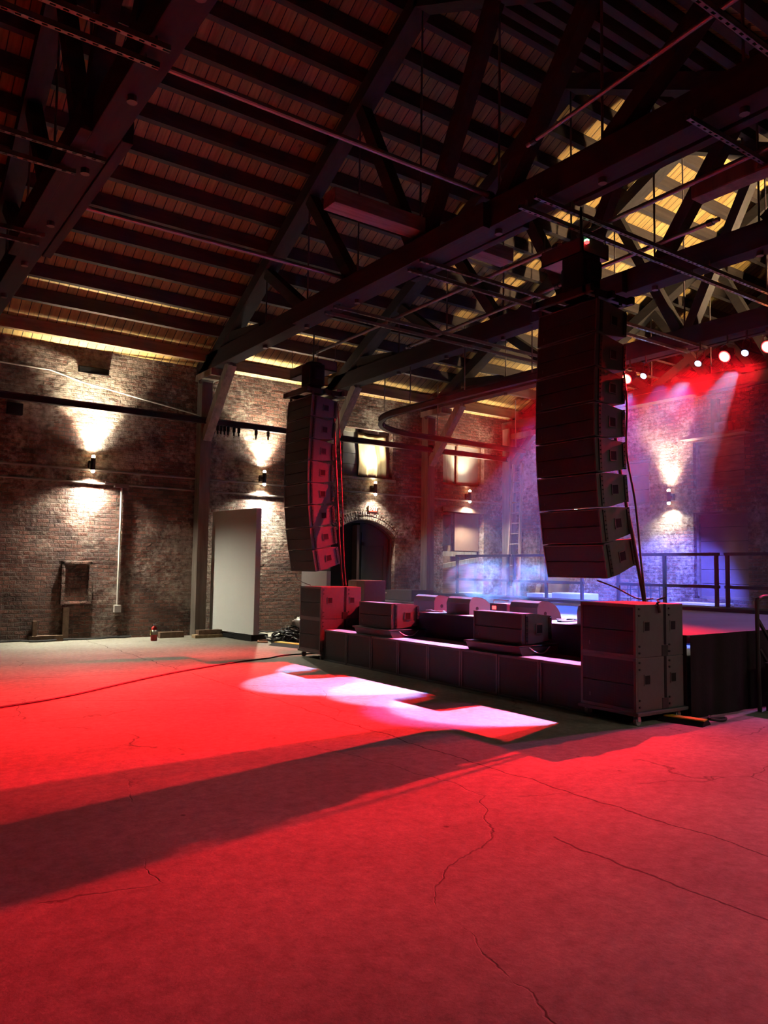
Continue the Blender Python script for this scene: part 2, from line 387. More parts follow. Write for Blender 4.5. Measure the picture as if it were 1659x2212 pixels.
# --- window_2
w = thing('window_2', 'upper boarded window nearest the room corner', 'window', (15.1,WL+.1,4.06), kind='structure')
MB().box((14.36,WL+.2,4.1),(14.98,WL+.24,5.28)).build('board_panel', M_BOARD, w)
MB().box((15.0,WL+.22,4.1),(15.9,WL+.26,5.28)).build('board_panel', plain('grey_board_dark',(.17,.165,.15),.6), w)
b=MB()
for lo,hi in (((14.32,WL+.15,4.06),(14.38,WL+.3,5.32)),((15.87,WL+.15,4.06),(15.93,WL+.3,5.32)),((14.32,WL+.15,5.26),(15.93,WL+.3,5.32)),((14.32,WL+.1,4.06),(15.93,WL+.3,4.12)),((14.96,WL+.15,4.06),(15.02,WL+.3,5.32))): b.box(lo,hi)
b.build('frame', M_BOARDB, w)
# --- door_2 (lower opening filled with boards and a small pane)
w = thing('door_2', 'old doorway below the corner window, filled with boards and one dark pane', 'doorway', (15.1,WL+.1,0), kind='structure')
MB().box((14.34,WL+.3,0),(15.93,WL+.36,3.27)).build('back_board', M_BOARDB, w)
MB().box((14.36,WL+.22,2.3),(14.82,WL+.26,3.2)).build('pane', plain('dark_glass',(.01,.012,.016),.1), w)
MB().box((14.95,WL+.2,2.15),(15.9,WL+.25,3.25)).build('plywood_panel', plain('red_ply',(.24,.15,.11),.6), w)
MB().box((14.34,WL+.12,1.98),(15.75,WL+.2,2.12)).beam((14.36,WL+.1,1.68),(15.8,WL+.12,1.9),.05,.13).build('plank', M_BOARD, w)
b=MB()
for k in range(12): b.box((14.4,WL+.16,.1+k*.14),(15.7,WL+.22+.02,.235+k*.14))
b.build('clapboards', M_CLAP, w)
MB().box((14.3,WL-.04,3.27),(16.0,WL+.3,3.4)).build('lintel', M_BOARDB, w)
# --- door_1
w = thing('door_1', 'dark green arched double door, one leaf standing open', 'door', (11.58,WL+.2,0), kind='structure')
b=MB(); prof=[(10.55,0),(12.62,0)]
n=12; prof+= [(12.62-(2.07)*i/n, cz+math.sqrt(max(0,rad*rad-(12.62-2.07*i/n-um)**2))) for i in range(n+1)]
MB().prism(prof, WL+.37, WL+.40, 'y').build('dark_opening', M_VOID, w)  # black sheet stands in for the unlit space behind the door
b=MB(); q=[(11.62,0),(12.54,0)]+[(12.54-.92*i/8, -.05+cz+math.sqrt(max(0,rad*rad-(12.54-.92*i/8-um)**2))) for i in range(9)]
b.prism(q, WL+.24, WL+.29, 'y'); b.build('leaf', M_DOOR, w)
b=MB()
for lo,hi in (((11.66,WL+.215,.12),(12.48,WL+.24,.22)),((11.66,WL+.215,.95),(12.48,WL+.24,1.07)),((11.66,WL+.215,.12),(11.75,WL+.24,2.55)),((12.39,WL+.215,.12),(12.48,WL+.24,2.3)),((11.66,WL+.215,2.2),(12.45,WL+.24,2.3))): b.box(lo,hi)
b.build('rails', M_DOOR, w)
MB().box((11.45,WL+.12,0),(11.53,WL+.36,2.75)).build('open_leaf', plain('door_edge',(.09,.05,.045),.6), w)
b=MB(); arc=[(10.55+2.07*i/14, cz+math.sqrt(max(0,rad*rad-(10.55+2.07*i/14-um)**2))) for i in range(15)]
for p,q in zip(arc,arc[1:]): b.beam((p[0],WL+.2,p[1]-.03),(q[0],WL+.2,q[1]-.03),.1,.06)
b.box((12.56,WL+.15,0),(12.62,WL+.25,2.42)); b.box((10.55,WL+.15,0),(10.61,WL+.25,2.42)); b.build('frame', M_DOOR, w)

# --- back wall openings
def bw_panel(name, label, mat, y0,y1,z0,z1, kind='window'):
    w = thing(name, label, kind, (XB+.1,(y0+y1)/2,z0), kind='structure')
    b=MB(); n=max(3,int((z1-z0)/.3))
    for k in range(n): b.box((XB+.2,y0+.03,z0+.02+(z1-z0-.04)*k/n),(XB+.24,y1-.03,z0+.01+(z1-z0-.04)*(k+1)/n))
    b.build('boards', mat, w)
    b=MB()
    for lo,hi in (((XB+.12,y0,z0),(XB+.22,y0+.06,z1)),((XB+.12,y1-.06,z0),(XB+.22,y1,z1)),((XB+.12,y0,z1-.06),(XB+.22,y1,z1)),((XB+.12,y0,z0),(XB+.22,y1,z0+.05))): b.box(lo,hi)
    b.build('frame', M_BOARDB, w); return w
bw_panel('window_3','boarded window on the end wall beside the sconce under the ledge',timber_mat('bw_boards',(.16,.11,.075),axis=(3,.6,3)),9.55,10.85,3.62,4.76)
bw_panel('door_3','tall blocked doorway on the end wall behind the stage railing',plain('bw_door',(.14,.085,.075),.7),9.5,10.86,1.0,3.05,'doorway')
bw_panel('window_4','boarded window on the end wall half hidden by the near speaker array',plain('bw_ply',(.20,.10,.085),.7),12.1,13.3,3.35,4.5)
bw_panel('window_5','boarded upper window on the end wall behind the ladder',M_BOARD,14.75,15.95,3.85,4.75)
bw_panel('door_4','pale boarded doorway on the end wall behind the ladder',plain('bw_pale',(.34,.27,.23),.7),14.75,15.95,.6,3.1,'doorway')
tag(MB().box((XB-.32,9.35,4.80),(XB+.02,11.0,4.86)).build('wall_ledge', M_BOARDB),'long timber ledge on the end wall above the boarded window','ledge')
t=thing('stage_monitor_box','small dark box sitting on the end wall ledge','box',(XB-.2,9.95,4.86))
MB().box((XB-.3,9.75,4.86),(XB-.06,10.1,5.1),None,.02).build('housing', plain('grey_box',(.09,.09,.10),.5), t)
MB().disc((XB-.305,9.93,4.98),(-1,0,0),.07).build('face_plate', M_HW, t)
tag(MB().box((XB-.14,10.12,4.86),(XB,10.28,5.7)).build('wall_post', M_PURLIN),'short dark timber post fixed to the end wall above the ledge','post')
tag(MB().box((XB-.12,12.0,3.24),(XB,13.4,3.30)).build('trim_2', M_BOARD), kind='structure')

# ------------------------------------------------------------------ roof timbers
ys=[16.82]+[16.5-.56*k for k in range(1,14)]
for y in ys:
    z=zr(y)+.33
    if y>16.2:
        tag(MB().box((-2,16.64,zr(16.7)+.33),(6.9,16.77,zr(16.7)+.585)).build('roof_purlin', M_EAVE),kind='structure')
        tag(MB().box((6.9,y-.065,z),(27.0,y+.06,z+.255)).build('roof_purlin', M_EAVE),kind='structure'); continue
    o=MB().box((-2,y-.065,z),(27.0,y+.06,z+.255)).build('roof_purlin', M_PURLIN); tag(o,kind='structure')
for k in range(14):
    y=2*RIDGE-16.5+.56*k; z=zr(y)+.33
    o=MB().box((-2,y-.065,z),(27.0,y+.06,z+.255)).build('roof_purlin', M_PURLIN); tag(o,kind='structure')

def truss(X, label, splices=(), rods=True):
    t=thing('roof_truss', label, 'roof truss', (X,RIDGE,6.05), group='timber roof trusses', kind='structure')
    ye=WL-.02; yo=2*RIDGE-ye
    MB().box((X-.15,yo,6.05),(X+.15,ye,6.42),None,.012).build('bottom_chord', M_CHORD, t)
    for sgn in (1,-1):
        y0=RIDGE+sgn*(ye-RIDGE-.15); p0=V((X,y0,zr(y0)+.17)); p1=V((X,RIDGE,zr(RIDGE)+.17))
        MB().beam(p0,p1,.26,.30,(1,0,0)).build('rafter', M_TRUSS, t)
    sp=1.68
    for k in range(-4,5):
        y=RIDGE+k*sp
        if abs(k)<=4 and rods:
            b=MB(); b.cyl((X+.0,y,6.0),(X,y,zr(y)+.05),.016,n=8); b.cyl((X,y,5.99),(X,y,6.05),.05,n=10); b.build('tie_rod', M_STEEL, t)
    for sgn in (1,-1):
        for k in range(0,4):
            ya=RIDGE+sgn*(k*sp+.12); yb=RIDGE+sgn*((k+1)*sp-.1)
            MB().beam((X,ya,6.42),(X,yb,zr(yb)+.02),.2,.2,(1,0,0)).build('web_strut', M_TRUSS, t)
    for (xo,y0,y1) in splices:
        o=MB().box((X+xo-.06,y0,6.03),(X+xo+.06,y1,6.36),None,.01).build('splice_plank', M_CHORD, t)
    return t
truss(2.1,'nearest timber roof truss, crossing the upper left of the photo',[(-.21,8.0,12.0),(.21,8.0,11.8)])
truss(6.9,'timber roof truss directly above the two hanging speaker arrays',[(-.21,7.2,12.3),(.24,2.6,6.1),(.21,6.9,9.3)])
truss(10.25,'timber roof truss behind the hanging arrays, over the middle of the stage',[(-.21,7.6,9.6)])
truss(13.6,'timber roof truss carrying the stage lamps',[(.21,6,10)])
truss(17.25,'timber roof truss just beyond the top of the end wall')
truss(20.6,'farthest timber roof truss, seen above the end wall')
# beam along the end wall
tag(MB().box((XB-.35,1,5.86),(XB-.05,WL-.1,6.1)).build('wall_beam', M_TRUSS),'long dark timber beam along the top of the end wall','beam',kind='structure')
for X,lab in ((6.93,'timber wall post left of the white panel with diagonal brace'),(10.25,'timber wall post hidden behind the far hanging array, brace visible'),(13.64,'timber wall post between the arched door and the corner window')):
    t=thing('wall_post',lab,'post',(X,WL-.16,0),group='timber posts along the brick wall')
    MB().box((X-.13,WL-.3,0),(X+.13,WL-.01,6.05),None,.01).build('shaft', M_POST, t)
    MB().beam((X+.02,WL-.25,4.55),(X+.02,WL-1.55,6.05),.2,.2,(1,0,0)).build('knee_brace', M_BRACE, t)
    MB().box((X-.19,WL-.95,5.9),(X+.19,WL-.02,6.05)).build('corbel', M_BRACE, t)
t=thing('wall_post','dark timber corner post where the two brick walls meet','post',(16.6,WL-.3,0),group='timber posts along the brick wall')
MB().box((16.45,WL-.55,0),(16.75,WL-.25,5.86)).build('shaft', M_POST, t)
MB().beam((16.6,WL-.5,4.7),(16.6,WL-1.7,5.9),.16,.16,(1,0,0)).build('knee_brace', M_TRUSS, t)
MB().box((16.5,WL-1.6,5.55),(16.7,WL-.3,5.7)).build('corbel', M_BRACE, t)
# loose timber across the middle
tag(MB().box((5.25,8.62,6.5),(8.6,8.92,6.72),None,.012).build('timber_plank', timber_mat('grey_plank',(.30,.25,.24),axis=(.3,3,3))),'loose grey timber lying across the truss above the arrays','timber')
tag(MB().box((7.9,2.6,5.92),(8.12,5.05,6.12),None,.02).build('timber_batten', M_BRACE),'grey timber batten under the roof at the upper right of the photo','timber')

# ------------------------------------------------------------------ steel channels and pipes under the trusses
def channel(x0,x1,y,z,lab):
    t=thing('strut_channel',lab,'steel channel',((x0+x1)/2,y,z),group='perforated steel strut channels under the trusses')
    b=MB(); b.box((x0,y-.025,z),(x1,y-.02,z+.05)); b.box((x0,y+.02,z),(x1,y+.025,z+.05)); b.box((x0,y-.025,z),(x1,y-.011,z+.004)); b.box((x0,y+.011,z),(x1,y+.025,z+.004))
    n=int((x1-x0)/.1)
    for i in range(n): b.box((x0+i*.1,y-.012,z),(x0+i*.1+.055,y+.012,z+.004))
    b.build('rail', M_PIPE, t)
    for x in (x0+.12,(x0+x1)/2,x1-.12): MB().cyl((x,y,z+.04),(x,y,z+.14),.012,n=6).build('bolt', M_STEEL, t)
ci=0
for (x0,x1,y,w_) in ((-.6,2.12,6.22,'upper of a close pair at the top left of the photo'),(-.6,2.12,6.5,'lower of a close pair at the top left of the photo'),
    (-.6,2.2,8.42,'upper of the second pair at the left edge, under the nearest truss'),(-.6,2.0,8.88,'lower of the second pair at the left edge, under the nearest truss'),
    (-.6,2.1,10.9,'upper of the third pair at the left edge, under the nearest truss'),(-.6,2.1,11.25,'lower of the third pair at the left edge, under the nearest truss'),
    (6.6,13.7,8.47,'farther of the middle pair running above the stage'),(6.68,13.7,8.86,'nearer of the middle pair running above the stage'),
    (6.66,13.7,10.9,'farther of the far pair running towards the end wall'),(6.7,13.7,11.25,'nearer of the far pair running towards the end wall'),
    (6.5,13.7,6.17,'farther of the pair above the near hanging array'),(6.54,13.7,6.46,'nearer of the pair above the near hanging array'),
    (4.9,6.9,3.22,'single one at the top right corner of the photo'),(6.5,8.4,4.17,'short one at the right edge below the roof')):
    channel(x0,x1,y,5.96,'perforated steel channel, '+w_)
def pipe(p0,p1,r,lab,mat=M_PIPE):
    t=thing('steel_pipe',lab,'pipe',p0,group='steel pipes under the roof')
    MB().cyl(p0,p1,r,n=12).build('tube', mat, t)
    d=(V(p1)-V(p0)).normalized()
    for q in (V(p0)+d*.12,V(p1)-d*.12): MB().cyl(q-d*.04,q+d*.04,r*1.5,n=10).build('clamp', M_HW, t)
pipe((2.1,7.24,6.5),(6.9,7.24,6.5),.035,'long grey pipe crossing between the two nearest trusses, higher one')
pipe((2.1,10.85,6.5),(6.95,10.85,6.5),.035,'long grey pipe crossing between the two nearest trusses, lower one')
pipe((8.0,13.9,6.06),(8.0,11.0,6.06),.03,'pale pipe ending above the far hanging array')
pipe((7.98,11.2,6.06),(7.92,7.0,6.06),.03,'pipe running across the channels over the sub row')
pipe((7.88,6.7,6.06),(7.75,3.6,6.06),.03,'bluish lit pipe above the near hanging array')
pipe((9.25,12.3,6.06),(9.05,8.0,6.06),.03,'second pipe crossing the channels behind the arrays')
pipe((9.0,7.6,6.06),(8.9,5.3,6.06),.03,'short pipe end crossing the channels right of the near array')
pipe((6.3,6.1,6.5),(6.0,3.0,6.5),.025,'thin pipe on the trusses at the upper right of the photo')

# wall rail, curved rail
tb=MB(); tb.box((-2,WL-.48,4.86),(XB-.3,WL-.36,4.88)); tb.box((-2,WL-.44,4.88),(XB-.3,WL-.40,4.98)); tb.box((-2,WL-.48,4.98),(XB-.3,WL-.36,5.0))
tag(tb.build('track_rail', M_RAIL),'long dark steel track running along the brick wall','rail')
t=thing('track_rail','curved dark steel track looping out from the wall above the stage','rail',(10.6,14,5.05))
pts=[(16.6,16.15,5.06),(14.6,16.12,5.06),(13.0,16.07,5.06)]
for i in range(13):
    a=math.pi/2+ (math.pi/2)*i/12
    pts.append((12.4+2.2*math.cos(a),13.85+2.2*math.sin(a),5.06))
pts+=[(10.2,12.4,5.06),(10.2,11.0,5.06),(10.25,9.5,5.06),(10.3,8.2,5.06)]
b=MB()
for p,q in zip(pts,pts[1:]):
    d=(V(q)-V(p)).normalized()*.01
    b.beam(V(p)-d,V(q)+d,.1,.02); b.beam(V(p)+V((0,0,.06))-d,V(q)+V((0,0,.06))+d,.03,.12); b.beam(V(p)+V((0,0,.12))-d,V(q)+V((0,0,.12))+d,.1,.02)
b.build('rail', M_RAIL, t)
for p in ((16.2,16.15),(13.2,16.1),(11.0,15.5),(10.2,13.4),(10.2,11.6),(10.25,9.8)):
    MB().cyl((p[0],p[1],5.1),(p[0],p[1],6.6),.012,n=8).build('hanger_rod', M_PIPE, t)
i=0
for X,lab in zip((7.07,7.16,7.24,7.33,7.42,7.57,7.69,8.14,8.46),('first','second','third','fourth','fifth','sixth','seventh','eighth','ninth')):
    t=thing('hanging_hook','%s dark trolley hook from the wall post, hanging under the wall track'%lab,'hook',(X,WL-.42,4.86),group='trolley hooks under the wall track')
    b=MB(); b.box((X-.02,WL-.46,4.74),(X+.02,WL-.38,4.865)); b.cyl((X,WL-.42,4.66),(X,WL-.42,4.75),.02,n=8); b.build('trolley', M_DARK, t)
    MB().tube([(X,WL-.42,4.68),(X+.01,WL-.42,4.64),(X,WL-.42,4.61),(X-.02,WL-.42,4.63)],.008,6).build('ring', M_STEEL, t)

# wall conduits
def conduit(pts,r,lab,mat=M_GALV,nm='conduit'):
    tag(MB().tube(pts,r,8).build(nm, mat),lab,'conduit')
conduit([(-2,WL-.05,3.62),(16.6,WL-.05,3.62)],.028,'upper long conduit along the brick wall between the lamp pairs',plain('wall_pipe',(.20,.17,.16),.5))
conduit([(-2,WL-.04,3.34),(10.4,WL-.04,3.34)],.022,'lower long conduit along the brick wall below the lamps',plain('wall_pipe2',(.24,.21,.19),.5))
conduit([(-2,WL-.06,5.72),(3.55,WL-.06,5.66),(4.2,WL-.06,5.5),(6.8,WL-.2,5.08)],.017,'thin pale cable sloping down the brick wall to the first post',M_PVC,'cable')
t=thing('outlet','pale vertical conduit on the brick wall ending in an outlet box','outlet',(5.12,WL-.03,.6))
MB().tube([(5.12,WL-.035,3.3),(5.12,WL-.035,.72)],.022,8).build('riser', M_PVC, t)
MB().box((5.05,WL-.09,.56),(5.2,WL-.005,.72),None,.01).build('outlet_box', M_PVC, t)
tag(MB().tube([(5.1,WL-.06,3.33),(5.05,WL-.06,3.33),(4.75,WL-.06,3.38)],.03,8).box((4.95,WL-.12,3.28),(5.25,WL-.01,3.36)).build('junction_bracket', M_STEEL),'small metal bracket on the wall right of the first lamp','bracket')
tag(MB().box((2.74,WL-.14,4.62),(3.04,WL-.01,4.86),None,.02).build('wall_box', M_DARK),'small dark box on the brick wall under the track, far left','box')
tag(MB().box((4.1,WL-.06,5.72),(4.75,WL-.0,5.86),None,.02).build('timber_block', M_DARK),'dark timber block set in the brick high above the first lamp','timber')
# bricked up patch frame
b=MB()
for lo,hi in (((3.94,WL-.05,.78),(4.02,WL+.02,1.66)),((4.5,WL-.05,.78),(4.58,WL+.02,1.66)),((3.94,WL-.05,1.58),(4.58,WL+.02,1.66)),((3.94,WL-.05,.74),(4.58,WL+.02,.8))): b.box(lo,hi,None,.015)
tag(b.build('trim_3', M_BRICK_L), kind='structure')
tag(MB().box((3.42,WL-.12,0),(3.5,WL-.01,.42)).box((3.35,WL-.2,.0),(4.0,WL-.01,.12)).box((4.0,WL-.1,0),(4.12,WL-.01,.68)).build('timber_stub', M_BOARDB),'old timber stubs against the wall foot under the bricked up patch','timber')

# ------------------------------------------------------------------ sconces
def spot(name, loc, aim, power, col, ang, blend=.5, r=.03, parent=None):
    l=bpy.data.lights.new(name,'SPOT'); l.energy=power; l.color=col; l.spot_size=R(ang); l.spot_blend=blend; l.shadow_soft_size=r
    o=bpy.data.objects.new(name,l); COL.objects.link(o); o.location=loc
    o.rotation_euler=(V(aim)-V(loc)).to_track_quat('-Z','Y').to_euler()
    return o
WARM=(1.0,.93,.74); WARMU=(1.0,.86,.60)
def sconce(pos, nrm, zc, lab, up=1.0, dn=1.0):
    x,y=pos; n=V(nrm)
    t=thing('wall_sconce',lab,'wall lamp',(x,y,zc),group='up and down wall lamps')
    c=V((x,y,zc))+n*.16
    MB().lathe([(.045,-.13),(.05,-.12),(.05,.12),(.045,.13)],c,14).build('body', M_HW, t, True)
    MB().beam(V((x,y,zc)),c,.05,.05).box(V((x,y,zc))-V((.06,.06,.08))*1.0+n*.0,V((x,y,zc))+V((.06,.06,.08))).build('wall_plate', M_HW, t)
    MB().lathe([(.036,0),(.042,.035),(.02,.06)],c+V((0,0,.132)),12).build('upper_bulb', M_WARMUP, t, True)
    MB().lathe([(.02,-.06),(.042,-.035),(.036,0)],c-V((0,0,.132)),12).build('lower_bulb', M_WARM, t, True)
    q=V((x,y,zc))+n*.2
    spot('sconce_up_light', q+V((0,0,.22)), q+V((0,0,3))-n*.2, SC_UP*up, WARMU, 84, 1.0, .03)
    spot('sconce_down_light', q-V((0,0,.22)), q+V((0,0,-3))-n*.1, SC_DN*dn, WARM, 74, 1.0, .03)
    spot('sconce_up_spill', c+V((0,0,.22)), c+V((0,0,3)), SC_UPW*up, WARM, 150, 1.0, .03)
    spot('sconce_down_spill', c-V((0,0,.22)), c+V((0,0,-3))+n*.4, SC_DNW*dn, WARM, 142, 1.0, .03)
SC_UP, SC_DN, SC_UPW, SC_DNW = 2300., 560., 130., 1050.
sconce((4.46,WL),(0,-1,0),3.74,'lit wall lamp on the brick left of the first timber post')
sconce((8.52,WL),(0,-1,0),3.76,'lit wall lamp on the brick above the white panel')
sconce((11.83,WL),(0,-1,0),3.74,'lit wall lamp above the arched door and exit sign',.28,.2)
sconce((15.22,WL),(0,-1,0),3.75,'lit wall lamp between the two openings nearest the corner',.4,.35)
sconce((XB,11.42),(-1,0,0),3.46,'lit wall lamp on the end wall right of the near array',.5,.22)
sconce((XB,14.35),(-1,0,0),3.46,'lit wall lamp on the end wall behind the near array',.4,.3)

for x,k in ((7.0,.3),(11.0,.22),(15.0,.22)):  # unseen warm fill along the right wall, added without fixtures
    spot('sconce_down_spill', (x,YR+.15,3.5), (x,YR+1.2,0), 420.*k, WARM, 165, .6, .03)
spot('roof_fill_light', (15.5,3.5,5.2), (15.2,10.6,9.8), 9000., (1.0,.74,.42), 62, .7, .05)  # unseen spots without fixtures, added to brighten the roof boards
spot('roof_fill_light', (20.5,4.5,6.3), (19.0,11.5,9.0), 9000., (1.0,.76,.45), 70, .7, .05)
spot('roof_fill_light', (18.6,15.5,5.6), (18.4,14.0,8.2), 900., (1.0,.76,.45), 100, .7, .05)
# exit sign
t=thing('exit_sign','small red EXIT sign under the lamp above the arched door','sign',(11.84,WL-.03,3.16))
MB().box((11.70,WL-.05,3.10),(11.98,WL-.005,3.28),None,.006).build('housing', plain('sign_case',(.10,.07,.06),.5), t)
MB().box((11.71,WL-.054,3.11),(11.97,WL-.050,3.27)).build('face_panel', M_SIGNF, t)
cu=bpy.data.curves.new('lettering','FONT'); cu.body='EXIT'; cu.size=.15; cu.align_x='CENTER'; cu.align_y='CENTER'; cu.extrude=.004
tmp=bpy.data.objects.new('tmp',cu); COL.objects.link(tmp); dg=bpy.context.evaluated_depsgraph_get(); me=bpy.data.meshes.new_from_object(tmp.evaluated_get(dg)); bpy.data.objects.remove(tmp)
me.materials.clear(); me.materials.append(M_EXIT); o=bpy.data.objects.new('lettering',me); COL.objects.link(o); o.parent=t
o.location=(0,-.03,.03); o.rotation_euler=(R(90),0,0)

# ------------------------------------------------------------------ wall foot clutter
t=thing('fire_extinguisher','red fire extinguisher standing on the floor by the brick wall','fire extinguisher',(5.66,16.3,0))
EX,EY=5.66,16.3
MB().lathe([(.062,0),(.068,.015),(.068,.24),(.055,.285),(.025,.30),(.022,.32)],(EX,EY,0),20).build('cylinder', M_RED, t, True)
MB().lathe([(.0692,.13),(.0692,.23)],(EX,EY,0),20).build('paper_label', M_LABEL, t, True)
MB().box((EX-.075,EY-.05,.12),(EX-.066,EY+.02,.22)).build('side_label', M_YLABEL, t)
MB().box((EX-.02,EY-.05,.32),(EX+.02,EY+.03,.35)).beam((EX,EY+.02,.345),(EX+.09,EY-.06,.41),.022,.012).beam((EX,EY+.02,.33),(EX+.1,EY-.06,.325),.022,.012).build('handle', M_CHROME, t)
MB().tube([(EX-.02,EY-.03,.335),(EX-.07,EY-.05,.31),(EX-.085,EY-.05,.24),(EX-.08,EY-.05,.12)],.01,8).build('hose', M_RUBBER, t)
tag(MB().box((5.95,16.75,0),(6.5,16.9,.13),None,.01).build('timber_block', M_BOARDB),'short dark timber block lying beside the fire extinguisher','timber')
tag(MB().box((6.62,16.4,0),(7.6,16.62,.07),None,.006).build('plank', M_TAN),'bottom plank of the pair at the foot of the post','plank')
tag(MB().box((6.72,16.45,.07),(7.55,16.65,.17),None,.006).build('plank', M_BOARDB),'upper plank of the pair at the foot of the post','plank')
for k,(x0,x1,lab) in enumerate(((-1,5.4,'black cable lying along the foot of the brick wall at left'),(7.6,9.9,'black cable lying along the wall behind the white panel'))):
    random.seed(k+3); pts=[]; n=26
    for i in range(n+1): pts.append((x0+(x1-x0)*i/n, 16.95+.06*math.sin(i*1.3)+.05*random.random(), .025+.02*random.random()))
    tag(MB().tube(pts,.022,6).build('cable', M_RUBBER),lab,'cable')

# white LED panel
t=thing('display_panel','tall white freestanding panel turned edge on to the stage','display panel',(7.35,16.1,0))
pa,pb=V((7.42,15.17,0)),V((7.2,17.02,0)); d=(pb-pa).normalized(); nn=V((d.y,-d.x,0)); nn = nn if nn.x>0 else -nn
def slab(m,off0,off1,l0,l1,z0,z1):
    p=pa+d*l0; q=pa+d*l1
    return m.prism([((p+nn*off0).x,(p+nn*off0).y),((q+nn*off0).x,(q+nn*off0).y),((q+nn*off1).x,(q+nn*off1).y),((p+nn*off1).x,(p+nn*off1).y)],z0,z1,'z')
L_=(pb-pa).length
slab(MB(),0,.02,0,L_,.14,2.86).build('screen', M_WHITE, t)
slab(MB(),.02,.13,0,L_,.14,2.86).build('frame', M_PANELSIDE, t)
slab(slab(MB(),-.02,.4,.05,.75,0,.14),.0,.3,.75,1.7,.02,.1).build('base', M_DARK, t)
slab(MB(),.13,.2,.1,.16,.1,2.2).build('support_post', M_DARK, t)
t=thing('display_panel','pale panel standing behind the far ground stack','display panel',(8.6,14.7,0))
MB().box((8.75,14.4,.16),(8.85,15.5,1.52)).build('screen', plain('pale_panel',(.55,.50,.49),.6,0,.05), t)
MB().box((8.7,14.5,0),(8.95,15.35,.16)).build('base', M_DARK, t)
# cable heap
t=thing('cable_heap','heap of black cables on the floor between the white panel and far stack','cables',(8.2,15.3,0),kind='stuff')
random.seed(11); b=MB()
for k in range(46):
    cx,cy=8.12+max(-.4,min(.35,random.gauss(0,.2))),14.75+max(-.5,min(.2,random.gauss(-.05,.3))); h=max(.02,.36-.55*math.hypot(cx-8.2,cy-14.7))
    r=random.uniform(.09,.2); z=random.uniform(.02,h); ax=random.uniform(-.5,.5); ay=random.uniform(-.5,.5); a0=random.random()*6
    b.tube([(cx+r*math.cos(a0+a),cy+r*math.sin(a0+a),max(.016,z+ax*r*math.cos(a0+a)+ay*r*math.sin(a0+a))) for a in [i*.5 for i in range(12)]],.016,6)
b.build('coils', plain('cable_pvc',(.03,.03,.032),.35,0,.2), t)
t=thing('flight_bag','grey plastic bag lying on top of the cable heap','bag',(8.35,15.05,.3))
b=MB(); bm=b.bm; bmesh.ops.create_icosphere(bm,subdivisions=3,radius=1)
for v in bm.verts:
    n_=v.co.copy(); f=1+.18*math.sin(n_.x*7+n_.z*3)+.12*math.sin(n_.y*11); v.co=V((8.3+.17*n_.x*f,14.62+.24*n_.y*f,.42+.11*n_.z*f))
b.build('sheet', plain('grey_plastic',(.45,.45,.40),.4), t, True)
t=thing('cable_ramp','yellow topped cable ramp on the floor by the far ground stack','cable ramp',(7.75,14.0,0))
MB().prism([(-.25,0),(.25,0),(.12,.05),(-.12,.05)],-.45,.45,'y',Matrix.Translation((7.7,13.95,0))@Matrix.Rotation(R(15),4,'Z')).build('base', M_DARK, t)
MB().box((-.1,-.44,.05),(.1,.44,.062),Matrix.Translation((7.7,13.95,0))@Matrix.Rotation(R(15),4,'Z')).build('lid', M_YELLOW, t)
tag(MB().tube([(7.55,14.75,.02),(7.4,14.9,.02),(7.5,15.1,.02),(7.75,15.15,.02),(7.85,14.95,.02),(7.7,14.8,.02)],.02,6).build('cable', plain('orange_cable',(.6,.32,.2),.5)),'pale orange cable loop on the floor by the cable heap','cable')
pts=[(.2,9.0,.012),(1.6,9.5,.012),(2.4,9.9,.012),(3.3,10.6,.012),(4.2,11.25,.012),(5.0,11.7,.012),(5.7,12.05,.012),(6.3,12.25,.012),(6.6,12.45,.012),(7.0,12.55,.012),(7.6,12.5,.012)]
def smooth(p,n=6):
    out=[]
    for i in range(len(p)-1):
        p0,p1,p2,p3=[V(p[max(0,min(len(p)-1,i+k))]) for k in (-1,0,1,2)]
        for j in range(n):
            s=j/n; out.append(.5*((2*p1)+(-p0+p2)*s+(2*p0-5*p1+4*p2-p3)*s*s+(-p0+3*p1-3*p2+p3)*s**3))
    return out+[V(p[-1])]
tag(MB().tube(smooth(pts),.012,6).build('cable', M_RUBBER),'long black cable crossing the red lit floor to the far ground stack','cable')

